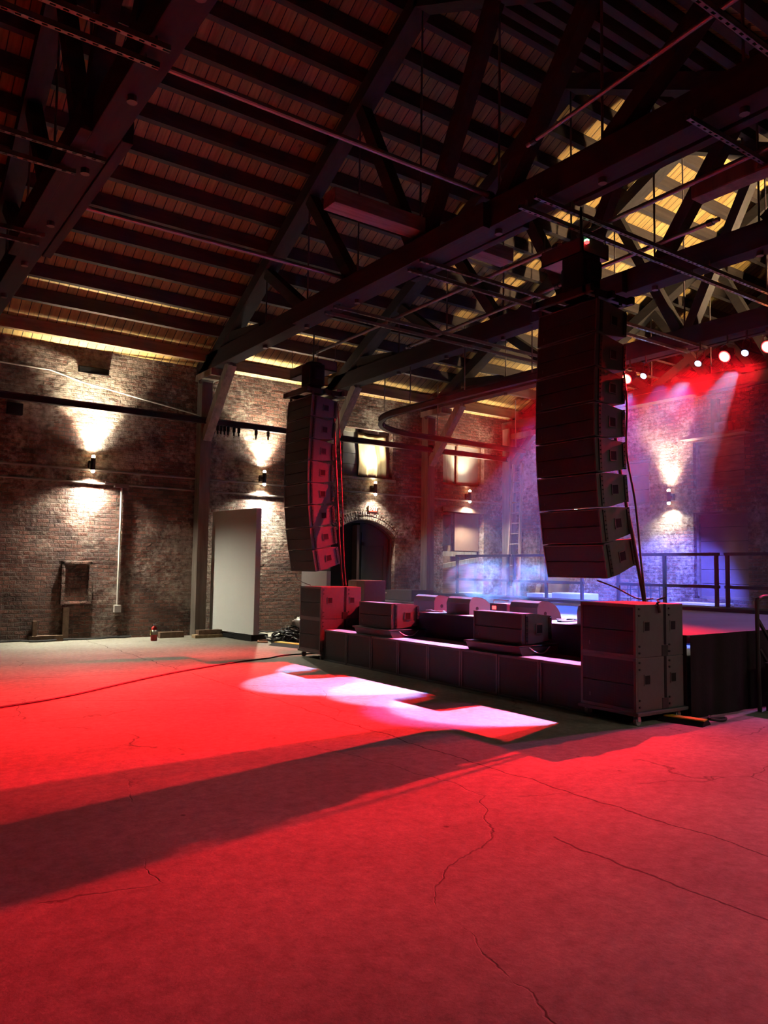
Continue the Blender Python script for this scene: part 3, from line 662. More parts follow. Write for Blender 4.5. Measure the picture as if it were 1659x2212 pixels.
# ------------------------------------------------------------------ loudspeakers
def la_box():
    t=thing('line_array_speaker','','loudspeaker')
    W,H,D=.45,.405,.52
    prof=[(0,-.006),(.16,-.006),(D,-.045),(D,-H+.055),(.16,-H+.006),(0,-H+.006)]
    MB().prism(prof,-W+.004,W-.004,'y',None,.006).build('cabinet', M_BLACK, t)
    b=MB(); b.box((-.025,-W+.015,-H+.02),(0.0,W-.015,-H/2-.003),None,.006); b.box((-.025,-W+.015,-H/2+.003),(0.0,W-.015,-.02),None,.006)
    b.build('grille', M_GRILLE, t)
    MB().box((-.03,-W,-H+.008),(0,-W+.016,-.008)).box((-.03,W-.016,-H+.008),(0,W,-.008)).box((-.03,-W,-.02),(0,W,-.008)).box((-.03,-W,-H+.008),(0,W,-H+.02)).build('front_frame', M_BLACK, t)
    MB().box((-.028,W-.10,-H+.07),(-.0245,W-.092,-H+.105)).build('badge', plain('badge_grey',(.10,.10,.10),.4) if 'badge_grey' not in bpy.data.materials else bpy.data.materials['badge_grey'], t)
    for sy in (-1,1):
        y=sy*W
        b=MB(); b.box((.18,y-.004,-.27),(.30,y+.004,-.15)) if False else None
        bb=MB()
        # pocket handle: flat black plate painted as the hollow's shade, with raised rim
        bb.box((.235,y-.004,-.255),(.335,y+.003,-.155)); o=bb.build('handle_pocket', M_VOID, t)
        rm=MB(); 
        for lo,hi in (((.222,y-.005,-.268),(.348,y+.006,-.255)),((.222,y-.005,-.155),(.348,y+.006,-.142)),((.222,y-.005,-.268),(.235,y+.006,-.142)),((.335,y-.005,-.268),(.348,y+.006,-.142))): rm.box(lo,hi)
        rm.build('handle_rim', M_BLACK, t)
        for x0,x1 in ((.03,.075),(.455,.505)):
            rp=MB(); rp.box((x0,y-.01,-H+.07 if x0>.2 else -H+.02),(x1,y+.014,-.06 if x0>.2 else -.02),None,.003)
            for k in range(7): rp.cyl(((x0+x1)/2,y,-.05-k*.05),((x0+x1)/2,y+sy*.022,-.05-k*.05),.009,n=8)
            rp.build('rigging_plate', M_HW, t)
    return t
LA=la_box()
ordn=['top','second','third','fourth','fifth','sixth','seventh','bottom']
def array(x,y,z,angs,which,grp):
    p=V((x,y,z)); first=None
    for i,a in enumerate(angs):
        lab='%s speaker box of the %s'%(ordn[i],which) if i in (0,7) else '%s speaker box from the top of the %s'%(ordn[i],which)
        rot=(0,R(a),0)
        global LA_used
        if not LA_used: o=LA; o.location=p; o.rotation_euler=rot; o['label']=lab; LA_used=True
        else: o=dup(LA,p,rot,lab)
        o['group']=grp
        p=p+V((-.405*math.sin(R(a)),0,-.405*math.cos(R(a))))
    return p
LA_used=False
PR=array(7.02,6.12,4.74,[3,3,2,0,-3,-6,-9,-13],'hanging array nearest the camera','near hanging line array')
PL=array(6.98,12.52,4.74,[3,3,2,0,-3,-6,-9,-12],'smaller looking hanging array farther off','far hanging line array')

def rigging(x,y,z,lab_b,lab_h,which):
    t=thing('fly_frame',lab_b,'rigging frame',(x+.2,y,z))
    b=MB()
    for s in (-1,1): b.box((x-.08,y+s*.36-.03,z),(x+.72,y+s*.36+.03,z+.09),None,.006)
    for xx in (x-.08,x+.3,x+.66): b.box((xx,y-.46,z),(xx+.06,y+.46,z+.09),None,.006)
    b.build('frame', M_BUMP, t)
    b=MB()
    for s in (-1,1):
        for xx in (x+.05,x+.48): b.box((xx,y+s*.42-.01,z-.05),(xx+.04,y+s*.42+.01,z+.04))
    b.build('pick_up_lug', M_HW, t)
    h=thing('chain_hoist',lab_h,'chain hoist',(x+.3,y,z+.09))
    b=MB(); b.box((x+.14,y-.17,z+.2),(x+.46,y+.17,z+.62),None,.03); b.box((x+.2,y-.24,z+.3),(x+.4,y+.24,z+.52),None,.03); b.build('motor_body', M_DARK, h)
    b=MB(); b.cyl((x+.3,y,z+.62),(x+.3,y,6.05),.014,n=8); b.build('lift_chain', M_HW, h)
    MB().tube([(x+.3,y,z+.2),(x+.34,y,z+.15),(x+.3,y,z+.08),(x+.26,y,z+.13),(x+.3,y,z+.16)],.018,8).build('hook', M_HW, h)
    b=MB(); bm=b.bm
    b.lathe([(.05,-.55),(.15,-.5),(.17,-.2),(.16,0)],(x+.34,y+.1,z+.62) if which else (x+.34,y+.05,z+.66),14); b.build('chain_bag', M_DRAPE, h)
    return t
rigging(6.95,6.12,4.79,'dark steel fly frame on top of the near hanging array','black chain hoist above the near hanging array',1)
rigging(6.92,12.52,4.79,'dark red fly frame on top of the far hanging array','black chain hoist above the far hanging array',0)
# trays above the hoists
def tray(x0,x1,y0,y1,z0,z1,lab,mat,led):
    t=thing('cable_tray',lab,'tray',((x0+x1)/2,(y0+y1)/2,z0))
    MB().box((x0,y0,z0),(x1,y1,z0+.015)).build('bottom', mat, t)
    MB().box((x0,y0,z0),(x0+.015,y1,z1)).box((x1-.015,y0,z0),(x1,y1,z1)).box((x0,y0,z0),(x1,y0+.015,z1)).box((x0,y1-.015,z0),(x1,y1,z1)).build('side', M_STEEL, t)
    for q in ((x0+.03,y0+.03),(x1-.03,y0+.03),(x0+.03,y1-.03),(x1-.03,y1-.03)): MB().cyl((q[0],q[1],z0),(q[0],q[1],6.05),.006,n=6).build('hanger_rod', M_STEEL, t)
    if led:
        MB().box((x0+.02,y0-.05,z0+.10),(x0+.06,y0-.005,z0+.13)).build('led', M_LEDRED, t); MB().box((x0+.02,y0-.05,z0+.13),(x0+.06,y0-.005,z0+.15)).build('led', M_LEDGRN, t)
tray(7.5,8.0,6.3,7.0,5.62,5.82,'pale open tray box hanging above the near hanging array',plain('tray_grey',(.42,.42,.42),.5),1)
tray(7.5,7.95,12.85,13.95,5.46,5.66,'grey tray box hanging above the far hanging array',plain('tray_grey2',(.16,.14,.15),.5),0)
# hanging cable bundles
M_CAB=plain('cable_jacket',(.10,.04,.04),.45)
def hang(pts,lab,r=.016):
    tag(MB().tube(smooth(pts),r,8).build('speaker_cable', M_CAB),lab,'cable')
hang([(7.5,6.0,4.75),(7.52,5.93,4.3),(7.5,5.9,3.9),(7.52,5.8,2.9),(7.55,5.62,1.95),(7.5,5.45,1.27)],'red lit cable hanging behind the near array down to its ground stack',.02)
hang([(7.52,5.75,4.2),(7.5,5.66,3.6),(7.54,5.7,3.0),(7.56,5.6,2.4),(7.55,5.52,1.7),(7.46,5.4,1.27)],'second cable hanging beside the near array',.012)
hang([(7.5,12.2,4.7),(7.53,12.22,4.2),(7.5,12.05,3.1),(7.48,11.88,2.0),(7.45,11.7,1.28)],'red lit cable hanging behind the far array',.018)
hang([(7.52,12.1,4.6),(7.58,12.1,3.9),(7.56,11.95,2.8),(7.52,11.8,1.8),(7.5,11.68,1.28)],'second cable hanging beside the far array',.012)
hang([(7.02,5.72,1.5),(7.2,5.6,1.42),(7.45,5.5,1.3),(7.6,5.4,1.3)],'thin steel tether from the near array to the stack below',.008)
hang([(7.1,12.8,1.48),(7.05,12.6,1.36),(7.1,12.25,1.275)],'thin steel tether from the far array to the stack below',.008)

# ground stacks
def sub_box():
    t=thing('subwoofer_cabinet','','subwoofer'); W,D,H=.365,.82,.558
    MB().box((.012,-W,0),(D,W,H),None,.008).build('cabinet', M_BLACK, t)
    b=MB(); b.box((-.012,-W+.03,.03),(.014,W-.03,H/2-.003),None,.006); b.box((-.012,-W+.03,H/2+.003),(.014,W-.03,H-.03),None,.006); b.build('grille', M_GRILLE, t)
    b=MB(); b.box((-.016,-W,0),(.012,-W+.032,H),None,.004); b.box((-.016,W-.032,0),(.012,W,H),None,.004); b.box((-.016,-W,0),(.012,W,.032)); b.box((-.016,-W,H-.032),(.012,W,H)); b.build('front_frame', M_BLACK, t)
    MB().box((-.0145,W-.13,.1),(-.011,W-.121,.14)).build('badge', bpy.data.materials['badge_grey'], t)
    for sy in (-1,1):
        y=sy*W
        for xx in (.13,.59):
            MB().box((xx,y-.004,.28),(xx+.085,y+.003,.37)).build('handle_pocket', M_VOID, t)  # black plate paints the shade inside the pocket
            rm=MB()
            for lo,hi in (((xx-.012,y-.005,.268),(xx+.097,y+.006,.28)),((xx-.012,y-.005,.37),(xx+.097,y+.006,.382)),((xx-.012,y-.005,.268),(xx,y+.006,.382)),((xx+.085,y-.005,.268),(xx+.097,y+.006,.382))): rm.box(lo,hi)
            rm.build('handle_rim', M_BLACK, t)
        MB().box((.47,y-.004,.0),(.51,y+.008,H)).build('seam_strip', M_DARK, t)
        b=MB(); b.box((.43,y-.006,.0),(.54,y+.02,.12),None,.004); b.build('latch_plate', M_HW, t)
        for xx in (.04,.56):
            for k in (0.05,.12,.44,.51): MB().cyl((xx,y,k),(xx,y+sy*.014,k),.012,n=8).build('bolt', M_HW, t)
    return t
SB=sub_box(); SBu=False
def dolly(x,y,lab):
    t=thing('wheeled_dolly',lab,'dolly',(x+.4,y,0))
    b=MB(); b.box((x-.03,y-.40,.10),(x+.86,y+.40,.14),None,.01); b.build('platform', M_BLACK, t)
    for dx in (.06,.76):
        for sy in (-1,1):
            c=thing('caster',None,None); c.parent=t; c.location=(x+dx-t.location.x, y+sy*.32-t.location.y, 0)
            MB().cyl((0,-.018,.045),(0,.018,.045),.045,n=18).build('wheel', plain('caster_grey',(.3,.29,.28),.5) if 'caster_grey' not in bpy.data.materials else bpy.data.materials['caster_grey'], c, world=False)
            bb=MB(); bb.box((-.02,-.028,.04),(.02,-.02,.10)); bb.box((-.02,.02,.04),(.02,.028,.10)); bb.box((-.03,-.03,.09),(.03,.03,.102)); bb.build('fork', M_CHROME, c, world=False)
    return t
for (x,y,nm) in ((6.9,5.475,'near'),(6.97,11.99,'far')):
    dolly(x,y,'low black wheeled dolly under the %s ground stack'%nm)
    for k,lv in ((0,'lower'),(1,'upper')):
        lab='%s black subwoofer of the %s ground stack beneath the hanging array'%(lv,nm)
        loc=(x,y,.14+.56*k)
        if not SBu: SB.location=loc; SB['label']=lab; SB['group']='ground stacked subwoofers'; SBu=True
        else: dup(SB,loc,None,lab,'ground stacked subwoofers')
# cloth/strap on the near stack top
tag(MB().tube([(7.25,5.10,1.27),(7.24,5.085,1.24),(7.26,5.08,1.17)],.018,8).tube([(7.26,5.09,1.275),(7.33,5.16,1.30),(7.42,5.12,1.33)],.01,6).build('cable', M_RUBBER),'short black cable draped over the near ground stack edge','cable')

# front row subs
def front_sub():
    t=thing('front_subwoofer','','subwoofer'); W,D,H=.352,.70,.53
    MB().box((.02,-W,0),(D,W,H),None,.006).build('cabinet', M_SUBTOP, t)
    b=MB(); b.box((0,-W,0),(.022,-W+.03,H),None,.004); b.box((0,W-.03,0),(.022,W,H),None,.004); b.box((0,-W,0),(.022,W,.03),None,.004); b.box((0,-W,H-.03),(.022,W,H),None,.004); b.build('front_frame', plain('frame_grey',(.07,.07,.075),.45), t)
    MB().box((.008,-W+.03,.03),(.021,W-.03,H-.03)).build('grille', M_GRILLE, t)
    return t
FS=front_sub(); nth=['first','second','third','fourth','fifth','sixth','seventh','eighth']
for k in range(8):
    lab='%s subwoofer of the low front row counted from the far stack'%nth[7-k]
    loc=(7.0,5.86+.356+.7145*k,0)
    if k==0: FS.location=loc; FS['label']=lab; FS['group']='low front row of subwoofers'
    else: dup(FS,loc,None,lab,'low front row of subwoofers')

# front fill speakers on the sub row
def fill(y0,x,lab,lab2,rz):
    d=thing('tilt_dolly',lab2,'speaker dolly',(x+.2,y0,.53),(0,0,rz))
    b=MB(); b.prism([(-.1,0),(.55,0),(.70,.11),(-.16,.11)],-.5,.5,'y'); b.build('tray', M_BLACK, d, world=False)
    MB().box((-.18,-.52,.10),(.70,.52,.125),None,.006).build('rim', M_HW, d, world=False)
    MB().tube(smooth([(.0,-.51,.11),(.1,-.54,.04),(.25,-.54,.03),(.4,-.51,.11)]),.008,6).build('strap', M_PVC, d, world=False)
    return d
fill(10.2,7.0,'','low black speaker dolly under the far front fill speaker',0)
fill(7.45,7.0,'','low black speaker dolly under the near front fill speaker',0)
dup(LA,(7.14,10.2,1.06),(0,0,0),'single black speaker on the front row, blue lit on its side','front fill speakers')
dup(LA,(7.14,7.42,1.06),(0,0,0),'single black speaker on the front row nearest the near stack','front fill speakers')

# ------------------------------------------------------------------ stage
t=thing('stage','black skirted stage platform behind the subwoofer row','stage',(10.5,10.5,0))
SX0,SX1,SY0,SY1,SZ=7.76,14.4,5.08,12.2,.91
MB().box((SX0,SY0,SZ-.09),(SX1,SY1,SZ),None,.008).build('deck', M_STAGE, t)
MB().box((9.6,SY1,SZ-.09),(SX1,16.4,SZ),None,.008).build('deck_extension', M_STAGE, t)
def skirt(p0,p1,n,amp,out):
    b=MB(); bm=b.bm; p0,p1,out=V(p0),V(p1),V(out); rows=[]; 
    for j,z in enumerate((.005,.3,.6,SZ-.005)):
        row=[]
        for i in range(n+1):
            s=i/n; w=amp*(math.sin(s*n*.55)+.5*math.sin(s*n*1.13+1))*(1-.6*j/3)
            q=p0.lerp(p1,s)+out*(.03+w); row.append(bm.verts.new((q.x,q.y,z+(.012*math.sin(s*9) if j==3 else 0)-(0.0))))
        rows.append(row)
    for j in range(3):
        for i in range(n): bm.faces.new((rows[j][i],rows[j][i+1],rows[j+1][i+1],rows[j+1][i]))
    return b
o=skirt((SX0,SY0,0),(SX1,SY0,0),120,.012,(0,-1,0)).build('side_skirt', M_DRAPE, t, True)
o=skirt((SX0,SY0,0),(SX0,SY1,0),160,.006,(-.6,0,0)).build('front_skirt', M_DRAPE, t, True)
skirt((9.62,SY1,0),(9.62,16.4,0),90,.006,(-.6,0,0)).build('rear_skirt', M_DRAPE, t, True)
MB().box((13.0,SY0,SZ),(13.05,16.4,SZ+.06)).box((13.05,SY0,SZ),(14.4,16.4,SZ+.03)).build('rear_step', M_DARK, t)
# floor panels on deck lines
# railings : sections
def railing(y0,y1,lab):
    X=14.15
    t=thing('railing',lab,'railing',(X,(y0+y1)/2,SZ),group='black railing sections at the back of the stage')
    for z in (SZ+.42,SZ+1.06): MB().box((X-.025,y0,z-.03),(X+.025,y1,z+.03)).build('rail', M_RAIL, t)
    n=2 if y1-y0<2.2 else 3
    for k in range(n):
        y=y0+.06+(y1-y0-.12)*k/(n-1)
        MB().box((X-.03,y-.03,SZ+.03),(X+.03,y+.03,SZ+1.06)).build('post', M_RAIL, t)
railing(14.3,16.4,'black railing section at the stage rear nearest the brick side wall')
railing(11.9,14.2,'black railing section at the stage rear behind the near array')
railing(8.55,11.0,'black railing section at the stage rear in front of the blocked doorway')
railing(6.0,8.44,'black railing section at the stage rear at the right edge')
# wedges
def wedge():
    t=thing('wedge_monitor','','stage monitor'); W=.27
    prof=[(0,0),(0,.17),(.03,.235),(.09,.265),(.16,.262)]
    for i in range(1,9):
        a=R(90-10*i); prof.append((.16+.33*math.cos(a)*1.0,.262*math.sin(a)))
    prof.append((.50,0))
    MB().prism(prof,-W,W,'y',None,.004).build('cabinet', plain('wedge_black',(.14,.14,.145),.35), t)
    pr=[(p[0]*1.0+.008*(p[0]>.1),p[1]+.006) for p in prof[4:-1]]
    b=MB()
    for p,q in zip(pr,pr[1:]): b.beam((p[0],0,p[1]),(q[0],0,q[1]),.5,.012,(0,0,1)) if False else b.quad((p[0],-W+.02,p[1]),(p[0],W-.02,p[1]),(q[0],W-.02,q[1]),(q[0],-W+.02,q[1]))
    b.build('grille', M_GRILLE, t)
    MB().disc((.16,-W-.002,.09),(0,-1,0),.03).build('jack_plate', M_VOID, t)
    return t
WG=wedge()
for k,(x,y,lab) in enumerate(((7.98,10.05,'wedge monitor on the stage edge farthest from the near stack, blue lit'),(7.98,9.2,'wedge monitor wrapped in blue smoke beside the fog machine'),(7.98,7.80,'wedge monitor on the stage behind the near front fill speaker'),(8.05,6.62,'wedge monitor half hidden behind the near ground stack'))):
    if k==0: WG.location=(x,y,SZ); WG['label']=lab; WG['group']='wedge monitors on the stage edge'
    else: dup(WG,(x,y,SZ),None,lab,'wedge monitors on the stage edge')
t=thing('fog_machine','small fog machine with a red display between two wedge monitors','fog machine',(8.3,8.45,SZ))
MB().box((8.15,8.3,SZ+.02),(8.5,8.66,SZ+.19),None,.012).build('housing', plain('fog_case',(.12,.12,.13),.4), t)
MB().box((8.145,8.52,SZ+.10),(8.151,8.60,SZ+.15)).build('display', M_LEDRED, t)
MB().tube([(8.22,8.32,SZ+.19),(8.22,8.32,SZ+.24),(8.22,8.64,SZ+.24),(8.22,8.64,SZ+.19)],.01,6).build('handle', M_CHROME, t)
for q in ((8.2,8.34),(8.45,8.34),(8.2,8.62),(8.45,8.62)): MB().cyl((q[0],q[1],SZ),(q[0],q[1],SZ+.03),.015,n=8).build('foot', M_RUBBER, t)
tag(MB().tube(smooth([(8.12,9.72,SZ+.012),(8.05,9.6,SZ+.012),(7.95,9.66,SZ+.012),(7.9,9.8,SZ+.03),(7.95,9.9,SZ+.012),(8.2,9.6,SZ+.012)]),.011,6).build('cable', M_PVC),'pale cable at the foot of the farthest wedge monitor','cable')
random.seed(5)
for k,lab in enumerate(('first tangle of black cable on the stage behind the near front fill','second tangle of black cable on the stage near the half hidden wedge')):
    pts=[]; cx,cy=(8.3,7.3) if k==0 else (8.6,7.0)
    for i in range(14): pts.append((cx+.28*math.sin(i*1.1)*random.uniform(.5,1),cy+.2*math.cos(i*.9)*random.uniform(.5,1),SZ+.012))
    tag(MB().tube(smooth(pts,4),.010,6).build('cable', M_RUBBER),lab,'cable')
t=thing('flight_case','low dark case at the far side of the stage','case',(10.3,13.6,SZ))
MB().prism([(13.0,SZ+.004),(14.3,SZ+.004),(14.3,SZ+.1),(14.0,SZ+.22),(13.0,SZ+.24)],10.0,10.6,'x',None,.01).build('shell', M_BLACK, t)
MB().box((9.985,13.9,SZ+.14),(10.0,13.96,SZ+.17)).build('latch', M_CHROME, t)
# case stood behind the far ground stack
t=thing('equipment_rack','tall dark equipment rack standing behind the far ground stack','rack',(8.6,12.2,0))
MB().box((8.4,12.42,0),(8.9,13.0,1.36),None,.012).build('shell', M_BLACK, t)
MB().box((8.39,12.68,.9),(8.41,12.98,1.34)).build('face_panel', M_BOARD, t)

# stairs at the right edge
t=thing('stage_stairs','metal stage stair with curved handrail at the right edge','stairs',(9.3,4.7,0))
b=MB(); pts=[(8.9,4.9,.0),(8.88,4.9,1.18),(8.92,4.9,1.29),(9.05,4.9,1.33),(9.3,4.9,1.31),(9.75,4.9,1.26)]
MB().tube(smooth(pts,5),.024,10).build('handrail', M_RAIL, t)
MB().beam((8.9,4.9,1.06),(9.6,4.9,.35),.03,.03).beam((8.92,4.9,.72),(9.5,4.9,.15),.03,.03).build('brace', M_RAIL, t)
for k,z in enumerate((.22,.56)): MB().box((8.98,4.3,z-.03),(9.9,4.88,z),None,.006).build('tread', M_HW, t)
MB().box((9.0,4.3,0),(9.05,4.35,.56)).box((9.84,4.3,0),(9.89,4.35,.56)).box((9.0,4.84,0),(9.05,4.88,.56)).box((9.84,4.84,0),(9.89,4.88,.56)).build('stair_leg', M_RAIL, t)
# cable ramp by near stack
t=thing('cable_ramp','black cable ramp with yellow lid by the near dolly','cable ramp',(7.52,4.98,0))
Mx=Matrix.Translation((7.52,4.98,0))@Matrix.Rotation(R(12),4,'Z')
MB().prism([(-.12,0),(.12,0),(.06,.05),(-.06,.05)],-.24,.24,'y',Mx).build('base', M_DARK, t)
MB().box((-.055,-.23,.05),(.055,.2,.062),Mx).build('lid', M_YELLOW, t)
tag(MB().tube(smooth([(7.75,4.95,.02),(7.95,4.9,.02),(8.05,4.82,.02),(7.9,4.78,.02),(7.8,4.85,.03),(8.0,4.98,.02)]),.016,6).build('cable', M_RUBBER),'coil of black cable on the floor at the stage skirt','cable')

# ladder
t=thing('ladder','tall wooden ladder leaning on the end wall near the corner','ladder',(16.2,16.2,0))
p0=V((15.75,15.85,.0)); p1=V((16.5,16.35,4.75)); sd=V((.0,.22,0))
for s in (-1,1): MB().beam(p0+sd*s*1.1,p1+sd*s*.8,.05,.08,(1,0,0)).build('side_rail', M_LADDER, t)
for k in range(15):
    q=p0.lerp(p1,.04+.065*k); f=1.1-.3*(.04+.065*k)
    MB().cyl(q-sd*f,q+sd*f,.018,n=8).build('rung', M_LADDER, t)
# planks and clutter behind stage
for k,(y,zt,lab) in enumerate(((15.35,1.6,'thin pale stick leaning on the end wall beside the ladder'),(15.7,1.2,'short pale board leaning on the end wall behind the stage'))):
    tag(MB().beam((16.4,y,0),(16.8,y+.08,zt),.04 if k==0 else .14,.04).build('stick' if k==0 else 'plank', M_TAN),lab,'board')
tag(MB().box((15.7,14.6,.0),(16.3,15.2,.98),None,.01).build('crate', plain('pale_crate',(.45,.43,.38),.7)),'pale crate behind the stage railing right of the ladder','crate')
tag(MB().box((14.6,16.45,.0),(15.2,16.95,.95),None,.01).build('crate', plain('pale_crate2',(.40,.37,.31),.7)),'pale crate behind the stage railing left of the ladder','crate')
tag(MB().box((15.7,13.3,.0),(16.4,14.3,1.02),None,.03).build('crate', plain('grey_crate',(.36,.35,.36),.7)),'grey wrapped pallet behind the stage railing under the near array','crate')
t=thing('work_table','low table with a bare pine top behind the stage railing','table',(15.9,10.0,0))
MB().box((15.5,9.45,.88),(16.2,10.6,.93),None,.005).build('tabletop', M_TAN, t)
MB().box((15.52,9.5,0),(16.18,10.55,.86)).build('base', M_DARK, t)
for k,(y,lab) in enumerate(((11.75,'metal bar stool behind the railing, left of the pair'),(11.2,'metal bar stool behind the railing, right of the pair'))):
    t=thing('bar_stool',lab,'stool',(15.6,y,0))
    for dx in (-.17,.17):
        for dy in (-.17,.17): MB().cyl((15.6+dx,y+dy,0),(15.6+dx,y+dy,1.34),.014,n=8).build('leg', M_HW, t)
    MB().box((15.42,y-.18,.98),(15.78,y+.18,1.0),None,.008).build('seat', M_CHROME, t)
    b=MB()
    for z in (.4,1.18): b.box((15.42,y-.18,z-.01),(15.44,y+.18,z+.01)); b.box((15.76,y-.18,z-.01),(15.78,y+.18,z+.01))
    b.build('stretcher', M_HW, t)

# ------------------------------------------------------------------ stage lamps
def lamp(y,x,z,aim,kind,lab,lens_r):
    d=(V(aim)-V((x,y,z))).normalized()
    c=V((x,y,z)); t=thing('stage_spotlight',lab,'stage light',(x,y,z),group='stage lamps under the truss')
    MB().cyl(c-d*.26,c-d*.02,lens_r*.75,lens_r*1.12,20).build('housing', M_DARK, t)
    if kind=='red':
        MB().disc(c-d*.015,d,lens_r,28).build('lens_rim', M_REDRIM, t)
        MB().disc(c-d*.008,d,lens_r*.82,28).build('lens', M_REDLENS, t)
    else: MB().disc(c-d*.012,d,lens_r,24).build('lens', M_BLUELENS, t)
    b=MB(); s=V((0,1,0))*(lens_r*1.25); m=c-d*.14
    b.tube([m-s,m-s+V((0,0,.16)),m+V((0,0,.22)),m+s+V((0,0,.16)),m+s],.012,6); b.build('yoke', M_HW, t)
    MB().cyl(m+V((0,0,.2)),(m.x,m.y,6.06),.018,n=8).build('clamp', M_HW, t)
LX=13.35; LZ=5.62
RED=(1.0,.007,.015); BLU=(.04,.48,1.0)
P_RED=23000.; P_BLU=20000.
reds=((12.3,'hidden behind the near hanging array'),(10.08,'closest to the near array'),(7.9,'second visible red one'),(7.08,'cut by the right edge of the photo'),(5.4,'just past the right edge of the photo'))
for y,l in reds:
    aim={12.3:(4.2,11.8,0),10.08:(3.6,10.4,0),7.9:(4.6,8.4,0),7.08:(3.6,6.8,0),5.4:(3.6,3.6,0)}[y]
    lamp(y,LX,LZ,aim,'red','round red stage lamp under the truss, '+l,.11)
    d=(V(aim)-V((LX,y,LZ))).normalized()
    spot('red_beam', V((LX,y,LZ))+d*.03, aim, P_RED*(.2 if y<6 else .45 if y>12 else 1), RED, 45, 1.0, .05)
blues=((9.67,(7.0,9.4,0),'just right of the near array'),(8.44,(7.35,8.1,0),'left of the second red lamp'),(7.5,(7.4,6.9,0),'between the two rightmost red lamps'),(11.3,(8.6,10.6,.9),'hidden behind the near array'))
for y,aim,l in blues:
    lamp(y,LX,LZ-.02,aim,'blue','small blue stage lamp under the truss, '+l,.06)
    d=(V(aim)-V((LX,y,LZ-.02))).normalized()
    spot('blue_beam', V((LX,y,LZ-.02))+d*.03, aim, P_BLU, BLU, 18.5, .12, .02)
for y,aim in ((10.7,(8.1,9.7,1.0)),(9.0,(8.15,7.5,1.0))): spot('blue_beam', (LX,y,LZ), aim, 8000., (.03,.2,1.0), 17, .2, .02)  # extra blue spots with no fixture, added to turn the wedges bluer
# blue fills added to colour the haze; magenta, violet washes from lamps out of frame
spot('blue_haze_fill', (12.9,12.4,5.6), (10.4,10.0,.9), 10000, (.03,.12,1.0), 34, .6, .05)
spot('blue_haze_fill', (13.0,9.67,5.55), (14.6,12.3,1.2), 22000, (.05,.11,1.0), 44, .3, .05)
spot('blue_haze_fill', (13.0,8.44,5.55), (15.8,11.2,1.0), 22000, (.07,.11,1.0), 40, .4, .05)
spot('magenta_wash', (13.2,4.6,5.6), (6.0,2.8,0), 900, (1.0,.12,.55), 60, .8, .08)
spot('violet_wash', (13.2,5.4,5.6), (11,6.3,.9), 900, (.55,.3,1.0), 60, .8, .08)

# ------------------------------------------------------------------ haze
def vol(name, lo, hi, dens, noise=None, aniso=.3):
    m=bpy.data.materials.new(name); m.use_nodes=True; nt=m.node_tree; nt.nodes.clear()
    out=nt.nodes.new('ShaderNodeOutputMaterial'); vs=nt.nodes.new('ShaderNodeVolumeScatter')
    vs.inputs['Density'].default_value=dens; vs.inputs['Anisotropy'].default_value=aniso
    nt.links.new(vs.outputs[0], out.inputs['Volume'])
    if noise:
        tc=N(nt,'ShaderNodeTexCoord'); no=N(nt,'ShaderNodeTexNoise',Scale=noise,Detail=4.0,Distortion=1.2); nt.links.new(tc.outputs['Object'],no.inputs['Vector'])
        rp=ramp(nt,.5,.68); nt.links.new(no.outputs['Fac'],rp.inputs[0])
        mp=N(nt,'ShaderNodeMapping'); mp.inputs['Scale'].default_value=(1/.9,1/1.25,1/.46); nt.links.new(tc.outputs['Object'],mp.inputs['Vector'])
        ln=N(nt,'ShaderNodeVectorMath',operation='LENGTH'); nt.links.new(mp.outputs[0],ln.inputs[0])
        fo=math_(nt,'POWER',math_(nt,'MAXIMUM',math_(nt,'SUBTRACT',1.0,ln.outputs['Value']),0.0),.8)
        nt.links.new(math_(nt,'MULTIPLY',math_(nt,'MULTIPLY',rp.outputs['Color'],fo),dens), vs.inputs['Density'])
    else: m.cycles.homogeneous_volume=True
    return m
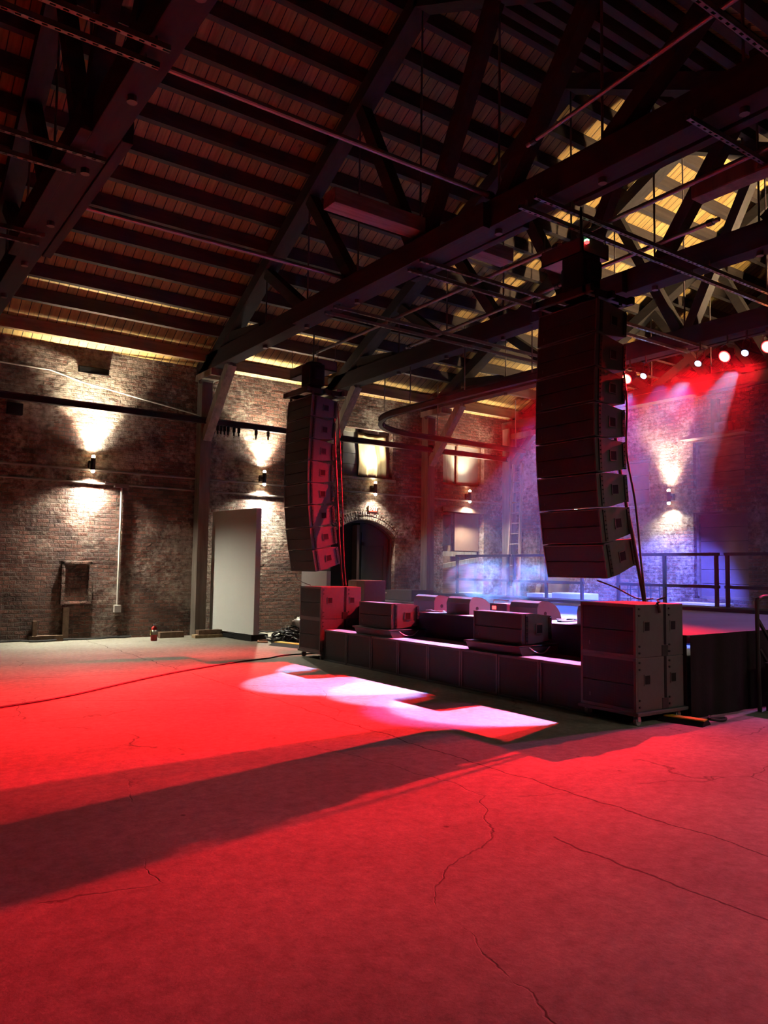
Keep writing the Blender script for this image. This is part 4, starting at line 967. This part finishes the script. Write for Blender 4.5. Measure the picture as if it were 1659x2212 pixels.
o=MB().box((7.9,4.6,.95),(16.5,11.8,5.15)).build('stage_haze', vol('haze',0,0,.005)); tag(o,'thin haze hanging over the stage','haze',kind='stuff')
b=MB(); bm=b.bm; bmesh.ops.create_icosphere(bm,subdivisions=3,radius=1)
for v in bm.verts: v.co=V((.9*v.co.x,1.25*v.co.y,.46*v.co.z))
o=b.build('smoke_plume', vol('smoke',0,0,1.1,2.6)); o.location=(9.3,9.6,1.39); tag(o,'wisps of smoke drifting over the wedge monitors','smoke',kind='stuff')

# ------------------------------------------------------------------ camera, world, view
w=bpy.data.worlds.new('w'); S.world=w; w.use_nodes=True
w.node_tree.nodes['Background'].inputs[0].default_value=(1.0,.62,.5,1); w.node_tree.nodes['Background'].inputs[1].default_value=.0035
yaw,pitch,roll=R(54.566),R(4.159),R(.83)
f=V((math.cos(yaw)*math.cos(pitch),math.sin(yaw)*math.cos(pitch),math.sin(pitch))); r=V((math.sin(yaw),-math.cos(yaw),0)); u=r.cross(f)
r2=math.cos(roll)*r+math.sin(roll)*u; u2=-math.sin(roll)*r+math.cos(roll)*u
cd=bpy.data.cameras.new('camera'); cam=bpy.data.objects.new('camera',cd); COL.objects.link(cam)
M=Matrix((r2,u2,-f)).transposed().to_4x4(); M.translation=(0,0,1.6); cam.matrix_world=M
cd.sensor_fit='VERTICAL'; cd.sensor_height=36; cd.lens=36*1672/2212; cd.clip_start=.05
S.camera=cam
S.view_settings.view_transform='Standard'; S.view_settings.look='None'; S.view_settings.exposure=0; S.view_settings.gamma=1; S.view_settings.use_curve_mapping=False
cy=S.cycles
cy.use_denoising=True
try: cy.denoiser='OPENIMAGEDENOISE'
except Exception: pass
cy.use_adaptive_sampling=True; cy.adaptive_threshold=.1; cy.use_light_tree=False; cy.adaptive_min_samples=16
cy.max_bounces=4; cy.diffuse_bounces=3; cy.glossy_bounces=2; cy.transmission_bounces=2; cy.volume_bounces=0; cy.volume_step_rate=2.0; cy.volume_max_steps=32
cy.sample_clamp_indirect=3.0; cy.sample_clamp_direct=0; cy.caustics_reflective=False; cy.caustics_refractive=False
